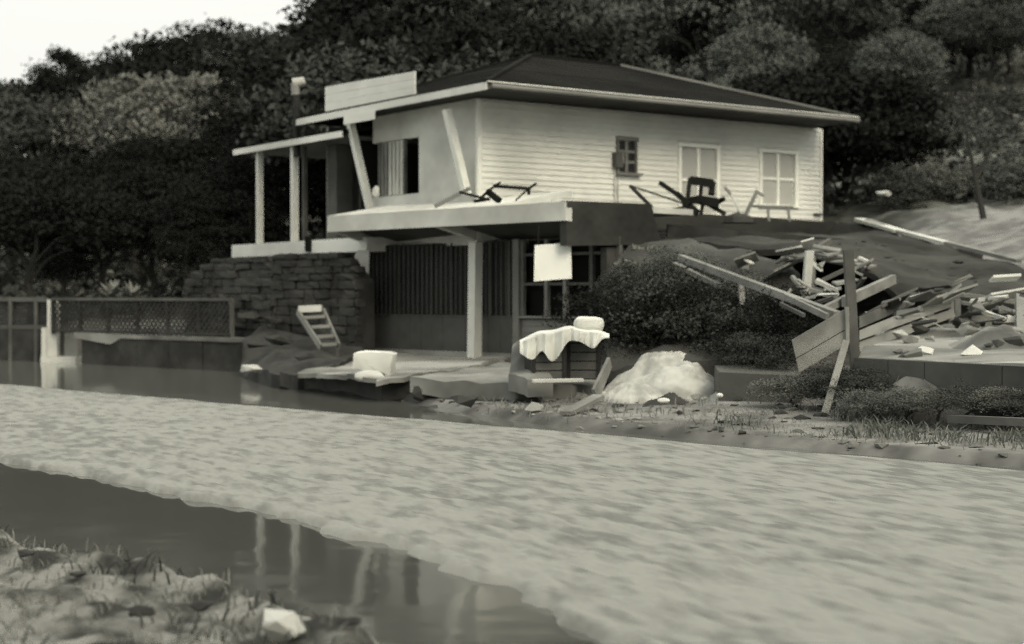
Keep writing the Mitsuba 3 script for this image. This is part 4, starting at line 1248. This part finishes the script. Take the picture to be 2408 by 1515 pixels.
CROWN, TRUNK, CTOP = {}, {}, {}
spec = {'broad': (3.6, 2.9, 70, 125, .34, .45, -.5, 4.6, .30, .15), 'tall': (2.6, 4.6, 75, 120, .38, .4, -.8, 5.6, .28, .14), 'wide': (4.6, 2.6, 85, 120, .28, .5, -.4, 4.2, .32, .16),
        'shrub': (1.5, 1.05, 26, 70, .42, .4, -.25, .6, .17, .09), 'bush': (1.15, .9, 44, 190, .36, .2, -.4, .5, .075, .036)}
for kd, (rx, rz, nc, per, cr, shl, low, hh, ll, lw_) in spec.items():
    for v in range(3):
        c = crown_points(rx, rz, nc, per, rt, cr, shl, low)
        if kd in ('bush', 'shrub'):
            for _ in range(30):
                d = unit(rt.normal(size=3) * [1, 1, .8] + [0, 0, .35])
                e = d * np.array([rx, rx, rz]) * rt.uniform(.8, 1.4)
                c = np.vstack([c, e + rt.normal(size=(40, 3)) * [.16, .16, .1] * rx * .6 - d * rt.random((40, 1)) * .45])
        m = leaf_cloud(c + [0, 0, hh + rz * .35], ll, lw_, rt, .35)
        CTOP[kd, v] = float(np.percentile(m.vertices[:, 2], 99.7))
        CROWN[kd, v] = {mm: mikit.ply(m, mm, False) for mm in ('leaf_dark',)}
        for mm in ('leaf_mid', 'leaf_pale', 'leaf_grey'):
            CROWN[kd, v][mm] = {**CROWN[kd, v]['leaf_dark'], 'bsdf': {'type': 'ref', 'id': mm}}
        TRUNK[kd, v] = mikit.ply(trunk_mesh(hh + rz * .3, .05 * hh + .03, rt, 6, rx * .6), 'bark', False)


def plant(name, kd, v, pos, sc, rz, mm, label, cat, group=None, sz=None):
    k = thing(name, label, cat, group)
    if sc > 1.25 and not sz:
        sc, sz = 1.25, sc / 1.25
    tw = T().translate([float(x) for x in pos]).rotate([0, 0, 1], float(rz)).scale([sc, sc, sc * (sz or 1)])
    scene[k + '__crown'] = {**CROWN[kd, v][mm], 'to_world': tw}
    scene[k + '__trunk'] = {**TRUNK[kd, v], 'to_world': tw}
    return k


def at_land(u, D):
    p = P(u, 695, D)
    q, w = qw(p)
    p[2] = float(land(np.array(q), np.array(w)))
    return p


def top_scale(pos, v, kd):
    """Scale so that the crown's top reaches picture height v."""
    z = P(1203, v, pos[1])[2]
    rx, rz, *_ = spec[kd]
    full = np.mean([CTOP[kd, i] for i in range(3)])
    return max((z - pos[2]) / full, .4)


# skyline trees: (u, v of the top, depth, kind, material)
sky_line = [(40, 196, 88, 'broad', 'leaf_mid'), (110, 190, 88, 'broad', 'leaf_dark'), (225, 152, 92, 'broad', 'leaf_mid'), (300, 132, 90, 'broad', 'leaf_dark'), (385, 92, 95, 'broad', 'leaf_dark'), (455, 78, 98, 'tall', 'leaf_mid'), (528, 55, 98, 'broad', 'leaf_dark'),
            (610, 78, 96, 'broad', 'leaf_mid'), (680, 96, 94, 'broad', 'leaf_dark')]
for i, (u, v, D, kd, mm) in enumerate(sky_line):
    p = at_land(u, D)
    plant('hill_tree', kd, i % 3, p, top_scale(p, v, kd), i * 67, mm, 'dark tree on the skyline of the wooded hill at left', 'tree', 'skyline trees at left')
rows = [('dark', (20, 120, 230, 330, 420, 520), (64, 70), (300, 380)), ('dark', (-10, 70, 160, 260, 360, 450, 540), (53, 58), (400, 520)), ('dark', (600, 690, 780), (56, 62), (290, 330)), ('mid', (90, 200, 560, 640), (78, 84), (215, 250))]
for i, (tone, us_, Ds, vs_) in enumerate(rows):
    for j, u in enumerate(us_):
        D = rt.uniform(*Ds)
        p = at_land(u + rt.uniform(-15, 15), D)
        kd = ('broad', 'wide', 'tall')[rt.integers(3)]
        plant('hill_tree', kd, int(rt.integers(3)), p, top_scale(p, rt.uniform(*vs_), kd), rt.uniform(0, 360), 'leaf_dark' if tone == 'dark' else 'leaf_mid', 'very dark tree low on the wooded slope left of the porch' if tone == 'dark' else 'dark green tree halfway up the wooded slope at left', 'tree', 'dark trees left of the porch' if tone == 'dark' else 'trees halfway up the slope at left')
p = at_land(430, 76)
plant('pale_tree', 'wide', 1, p, top_scale(p, 185, 'wide') * .95, 20, 'leaf_grey', 'pale grey-green tree that stands out on the left hillside', 'tree', sz=1.05)
p = at_land(560, 72)
plant('hill_tree', 'tall', 0, p, top_scale(p, 168, 'tall'), 200, 'leaf_dark', 'dark rounded tree just right of the pale grey-green tree', 'tree')
p = at_land(330, 80)
plant('hill_tree', 'broad', 2, p, top_scale(p, 205, 'broad'), 100, 'leaf_grey', 'pale tree behind the pale grey-green tree, further left', 'tree')
# the small bent tree on the skyline at far left
p = at_land(175, 86)
bt = thing('bent_tree', 'small bent bare-stemmed tree sticking up from the skyline at far left', 'tree')
bp = [P(200, 195, 86), P(188, 170, 86), P(174, 150, 86), P(157, 137, 86), P(138, 133, 86)]
add('trunk', tube([p + [0.6, 0, 0]] + bp, [.22, .16, .14, .12, .09, .05], 7), 'bark', bt, smooth=40)
cl = [leaf_cloud(np.array(P(u, v, 86)) + rt.normal(size=(n, 3)) * [sx, .5, sz], .22, .12, rt) for u, v, n, sx, sz in ((138, 133, 420, .28, .2), (158, 138, 420, .3, .2), (176, 154, 300, .22, .22), (190, 170, 300, .28, .2), (140, 160, 40, .2, .25), (195, 190, 500, .6, .25))]
add('crown', cl, 'leaf_dark', bt)
p = at_land(112, 84)
bt2 = thing('small_tree', 'small thin tree on the skyline left of the bent tree', 'tree')
add('trunk', tube([p, P(112, 200, 84), P(100, 175, 84)], [.15, .1, .04], 6), 'bark', bt2)
add('crown', [leaf_cloud(np.array(P(u, v, 84)) + rt.normal(size=(n, 3)) * [.34, .4, .25], .22, .12, rt) for u, v, n in ((98, 168, 350), (120, 192, 420), (108, 182, 250))], 'leaf_dark', bt2)
# tall dark trees behind the house
tall = [(850, -60, 64, 'tall'), (800, 110, 66, 'tall'), (770, 170, 62, 'broad'), (870, -140, 66, 'tall'), (960, -110, 62, 'broad'), (1050, -180, 70, 'tall'), (1140, -100, 64, 'wide'), (1240, -150, 72, 'tall'), (840, 60, 56, 'broad'), (960, 100, 54, 'wide'), (1090, 60, 56, 'broad'), (1190, 40, 58, 'tall'), (1320, 20, 64, 'broad'), (1290, 90, 58, 'wide')]
for i, (u, v, D, kd) in enumerate(tall):
    p = at_land(u, D)
    lb = 'tall dark tree whose ragged left side meets the sky' if i == 0 else 'tall dark tree close behind the house roof'
    plant('tall_tree', kd, i % 3, p, top_scale(p, v, kd), i * 51, 'leaf_dark' if i % 3 else 'leaf_mid', lb, 'tree', None if i == 0 else 'tall dark trees behind the house')
# right hillside
right = [(1420, -60), (1500, -90), (1580, -80), (1650, -120), (1700, -110), (1760, -110), (1820, -120), (1890, -120), (1960, -100), (2060, -90), (2180, -60), (2290, -80), (2400, -60)]
right += [(2120, 60), (2240, 40), (2330, 70), (2180, 100), (2020, 50)]
for i, (u, v) in enumerate(right):
    D = rt.uniform(92, 108)
    p = at_land(u, D)
    kd = ('broad', 'wide')[i % 2]
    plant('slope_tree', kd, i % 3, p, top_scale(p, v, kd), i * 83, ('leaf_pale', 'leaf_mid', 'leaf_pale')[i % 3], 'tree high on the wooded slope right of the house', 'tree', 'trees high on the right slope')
for i in range(22):
    u, D = (rt.uniform(1380, 1930), rt.uniform(72, 92)) if i < 12 else (rt.uniform(1900, 2430), rt.uniform(84, 98))
    p = at_land(u, D)
    kd = ('wide', 'broad', 'shrub')[i % 3]
    sc = rt.uniform(.5, .8) * (1.9 if kd == 'shrub' else 1)
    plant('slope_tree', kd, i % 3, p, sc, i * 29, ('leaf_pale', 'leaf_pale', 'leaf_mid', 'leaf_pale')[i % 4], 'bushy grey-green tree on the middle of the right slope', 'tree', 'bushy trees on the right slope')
for i, (u, D, v) in enumerate(((1850, 62, 170), (1940, 60, 175), (1985, 62, 190))):
    p = at_land(u, D)
    p[2] -= 2.2
    plant('dark_thicket', 'wide', i, p, top_scale(p, v, 'wide'), i * 120, 'leaf_dark', ['black thicket behind the far end of the roof, left clump', 'black thicket behind the far end of the roof, middle clump', 'black thicket behind the far end of the roof, right clump'][i], 'thicket')
for i in range(34):
    u, D = (rt.uniform(2060, 2430), rt.uniform(56, 62)) if i < 26 else (rt.uniform(2050, 2430), rt.uniform(76, 84))
    p = at_land(u, D)
    plant('shrub', 'shrub', i % 3, p, rt.uniform(.4, .75), i * 47, ('leaf_mid', 'leaf_pale', 'leaf_grey', 'leaf_mid')[i % 4], 'low shrub on the terraced slope right of the house', 'shrub', 'shrubs on the terraced slope')
# thin dark tree at the right
tt = thing('thin_tree', 'thin dark leaning tree trunk on the slope at right', 'tree')
add('trunk', tube([P(2312, 515, 48), P(2300, 455, 48), P(2288, 395, 48), P(2276, 340, 48), P(2268, 280, 48)], [.11, .09, .07, .05, .03], 8), 'bark', tt, smooth=40)
add('limb', tube([P(2294, 420, 48), P(2320, 370, 48.3), P(2335, 330, 48.6)], [.09, .06, .03], 6), 'bark', tt)
add('crown', [leaf_cloud(np.array(P(u, v, 48)) + rt.normal(size=(320, 3)) * [.5, .6, .32], .18, .1, rt) for u, v in ((2262, 285), (2335, 330))], 'leaf_mid', tt)
# things on the slope
p = P(2040, 231, 66)
rf = thing('small_shed_roof', 'pale slanting lean-to roof on the slope above the far roof end', 'roof')
add('sheet', bar(P(2000, 238, 66), P(2078, 222, 66.5), .9, .12), 'dirty_white', rf)
for u in (2008, 2070):
    add('post', bar(P(u, 238, 66.2), P(u, 275, 66.2), .1, .1, up=(1, 0, 0)), 'bark', rf)
pr_ = at_land(2076, 53)
solo('pale_boulder', shard(P(2076, 456, 52), .26, 8, (1.3, .9, .5)), 'dirty_white', 'white boulder on the bare slope right of the house', 'boulder')

# dense undergrowth over the hill
n = 70000
q, w = rt.uniform(-25, 95, n), 30 + 90 * rt.random(n) ** 1.15
dens = meshkit.fbm(np.stack([q * .13, w * .13, q * 0], -1), 3, 51)
bare = ((q < 33) & (w < 52) & (w > 26)) | ((q > 15) & (q < 40) & (w < 40))
keep = ((dens > .40) | (q > 45)) & ~bare
q, w = q[keep], w[keep]
b = q[:, None] * RQ + w[:, None] * RW
b[:, 2] = land(q, w) + rt.random(len(q)) ** 1.5 * 1.7 * (dens[keep] + .3)
half_ = rt.random(len(q)) < .6
solo('hill_undergrowth', leaf_cloud(b[half_], .5, .28, rt, .5), 'leaf_mid', 'dense dark undergrowth covering the wooded hill', 'undergrowth', kind='stuff')
solo('hill_scrub', leaf_cloud(b[~half_], .45, .22, rt, .5), 'leaf_grey', 'paler scrub scattered through the hill undergrowth', 'scrub', kind='stuff')
# the big bush before the annex, weeds on the banks
bl = [(1465, 790, 29.6, 1.0, 'leaf_dark', 'big black bush before the annex, leftmost mass right of the crates'), (1550, 800, 29.4, 1.15, 'leaf_mid', 'big dark bush above the white dirt pile'), (1640, 800, 29.2, 1.05, 'leaf_dark', 'big black bush before the annex, middle mass'), (1745, 825, 28.6, 1.05, 'leaf_mid', 'big dark bush before the annex, right mass left of the tilted panel'),
      (1535, 730, 30.6, .9, 'leaf_mid', 'grey bush growing up the mud bank under the parapet'), (1610, 725, 30.6, .95, 'leaf_mid', 'grey bush on the mud bank left of the stubby stake'), (1700, 740, 30.2, .85, 'leaf_pale', 'pale bush on the mud bank behind the stubby stake'), (1490, 690, 31.3, .55, 'leaf_mid', 'ragged dark bush standing close beside the shop window'), (1575, 680, 31.2, .6, 'leaf_pale', 'grey bush sticking up above the big dark bush'), (1660, 700, 30.9, .55, 'leaf_mid', 'dark bush behind the long beam'), (1825, 790, 27.6, .8, 'leaf_dark', 'small black bush behind the tilted panel'), (1590, 650, 31.9, .6, 'leaf_pale', 'small pale bush under the edge of the fallen roof'), (1800, 850, 26.8, .6, 'leaf_mid', 'low bush on the earth shelf left of the tilted panel')]
for i, (u, v, D, sc, mm, lb) in enumerate(bl):
    p = P(u, v, D)
    plant('bush', 'bush', i % 3, [p[0], p[1], p[2] - .75 * sc], sc, i * 77, mm, lb, 'bush')
# mud slide between annex wall and bushes
solo('mud_slide', sheet([P(1560, 640, 31.5), P(1660, 650, 31.3), P(1780, 660, 30.5)], [P(1430, 640, 33.0), P(1480, 575, 33.7), P(1620, 574, 33.6), P(1760, 590, 32.9), P(1880, 640, 31.0), P(1890, 760, 28.2), P(1760, 820, 27.6), P(1560, 860, 27.4), P(1430, 860, 28.2), P(1415, 720, 31.3)], .4, .2, .3, 17), 'dark_concrete', 'grey mud slide spilling from under the parapet and fallen roof', 'mud', smooth=40)
for i, (u, v, D, sc, mm) in enumerate(((2060, 960, 21.9, .42, 'leaf_pale'), (2130, 960, 21.6, .36, 'leaf_pale'), (2200, 955, 21.2, .3, 'leaf_grey'), (2280, 952, 20.9, .4, 'leaf_mid'), (2360, 955, 20.5, .32, 'leaf_grey'), (2420, 960, 20.2, .38, 'leaf_mid'), (1870, 930, 24.0, .45, 'leaf_grey'), (1960, 920, 23.6, .5, 'leaf_mid'), (2030, 920, 23.0, .45, 'leaf_mid'))):
    p = P(u, v, D)
    plant('weed_bush', 'bush', i % 3, [p[0], p[1], p[2] - .5 * sc], sc * 1.15, i * 40, mm, 'low weed bush on the mud below the retaining wall' if i < 6 else 'low weed bush around the tilted panel and its strut', 'bush', 'weed bushes below the retaining wall' if i < 6 else 'weed bushes around the tilted panel', sz=.6)
bank_h = lambda q, w: land(q, w)
dn = lambda q, w: np.clip((meshkit.fbm(np.stack([q * .8, w * .8, q * 0 + 2], -1), 3, 65) - .40) * 4, 0, 1)
solo('river_grass', blades(6, 24, 17.0, 20.5, 4500, .08, rng, bank_h, dn), 'leaf_grey', 'thin pale grass and weeds on the muddy far bank', 'grass', kind='stuff')
solo('bank_scrub', blades(24, 40, 18.0, 24.5, 6000, .16, rng, bank_h, dn), 'leaf_mid', 'dark scrub on the earth bank below the stone wall', 'scrub', kind='stuff')
for i in range(14):
    p = P(560 + i * 22 + rt.uniform(-8, 8), 585, 41)

def scatter(q0, q1, w0, w1, n, lo, hi, seed, hfun):
    g = np.random.default_rng(seed)
    out = []
    for i in range(n):
        q, w = g.uniform(q0, q1), g.uniform(w0, w1)
        z = float(hfun(np.array(q), np.array(w)))
        if z < .0:
            continue
        p = RQ * q + RW * w
        p[2] = z
        out.append(shard(p, lo + (hi - lo) * g.random() ** 3, int(g.integers(1e9)), (1.3, 1.1, .6)))
    return trimesh.util.concatenate(out)


solo('bank_gravel', scatter(3, 25, 16.7, 20.2, 700, .015, .10, 91, land), 'slab_concrete', 'pale gravel and clods strewn over the muddy far bank', 'gravel', kind='stuff')
solo('dark_clods', scatter(3, 34, 16.9, 23.5, 500, .02, .14, 92, land), 'mortar', 'dark earth clods strewn over the far bank', 'clods', kind='stuff')
dw = lambda q, w: np.clip((meshkit.fbm(np.stack([q * .9, w * 1.3, q * 0 + 8], -1), 3, 75) - .44) * 6, 0, 1)
solo('bank_weeds', blades(1, 14, 17.6, 19.5, 4200, .17, rng, bank_h, dw), 'leaf_pale', 'scruffy dark weeds on the mud before the retaining wall', 'weeds', kind='stuff')
solo('bank_weeds', blades(1, 20, 17.2, 20.5, 3500, .14, rng, bank_h, dw), 'leaf_grey', 'scruffy pale weeds on the mud below the tilted panel', 'weeds', kind='stuff')

gm = np.random.default_rng(404)
ms = []
for i in range(260):
    a, r = gm.uniform(0, 2 * PI), gm.random() ** .5
    q_ = PZ(1575, 938, .15) + np.array([math.cos(a) * 1.45 * r, -abs(math.sin(a)) * 1.15 * r, 0])
    q_[2] += max(.0, .62 * (1 - r)) + .03
    ms.append(shard(q_, .02 + .09 * gm.random() ** 3, int(gm.integers(1e9)), (1.3, 1.1, .7)))
solo('pile_rubble', trimesh.util.concatenate(ms), 'plaster_pile', 'loose white lumps lying over the white dirt pile', 'rubble', kind='stuff')

gm = np.random.default_rng(405)
ms = []
for i in range(150):
    u, v = gm.uniform(1560, 2380), gm.uniform(565, 690)
    fz = np.interp(v, [565, 690], [35.6, 30.6])
    if v < np.interp(u, [1560, 2020, 2400], [560, 560, 650]) or v > np.interp(u, [1560, 1880, 2110, 2400], [575, 585, 695, 690]):
        continue
    ms.append(shard(P(u, v, fz), .03 + .12 * gm.random() ** 3, int(gm.integers(1e9)), (1.5, 1.2, .4)))
solo('roof_litter', trimesh.util.concatenate(ms), 'stone', 'mud clods and broken bits littering the fallen roof sheet', 'rubble', kind='stuff')

gm = np.random.default_rng(406)
u, v = gm.uniform(1425, 1830, 4200), gm.uniform(572, 740, 4200)
D_ = np.interp(v, [572, 740], [33.7, 30.2]) - .15 + gm.normal(size=4200) * .22
ok = (meshkit.fbm(np.stack([u * .02, v * .03, u * 0], -1), 3, 88) > .42) & (v > np.interp(u, [1425, 1480, 1620, 1830], [640, 578, 580, 640]))
pts_ = np.array([P(a, b, d) for a, b, d in zip(u[ok], v[ok], D_[ok])])
solo('slide_scrub', leaf_cloud(pts_, .15, .05, gm, .2), 'leaf_grey', 'torn grey scrub and roots caught on the mud slide under the parapet', 'scrub', kind='stuff')
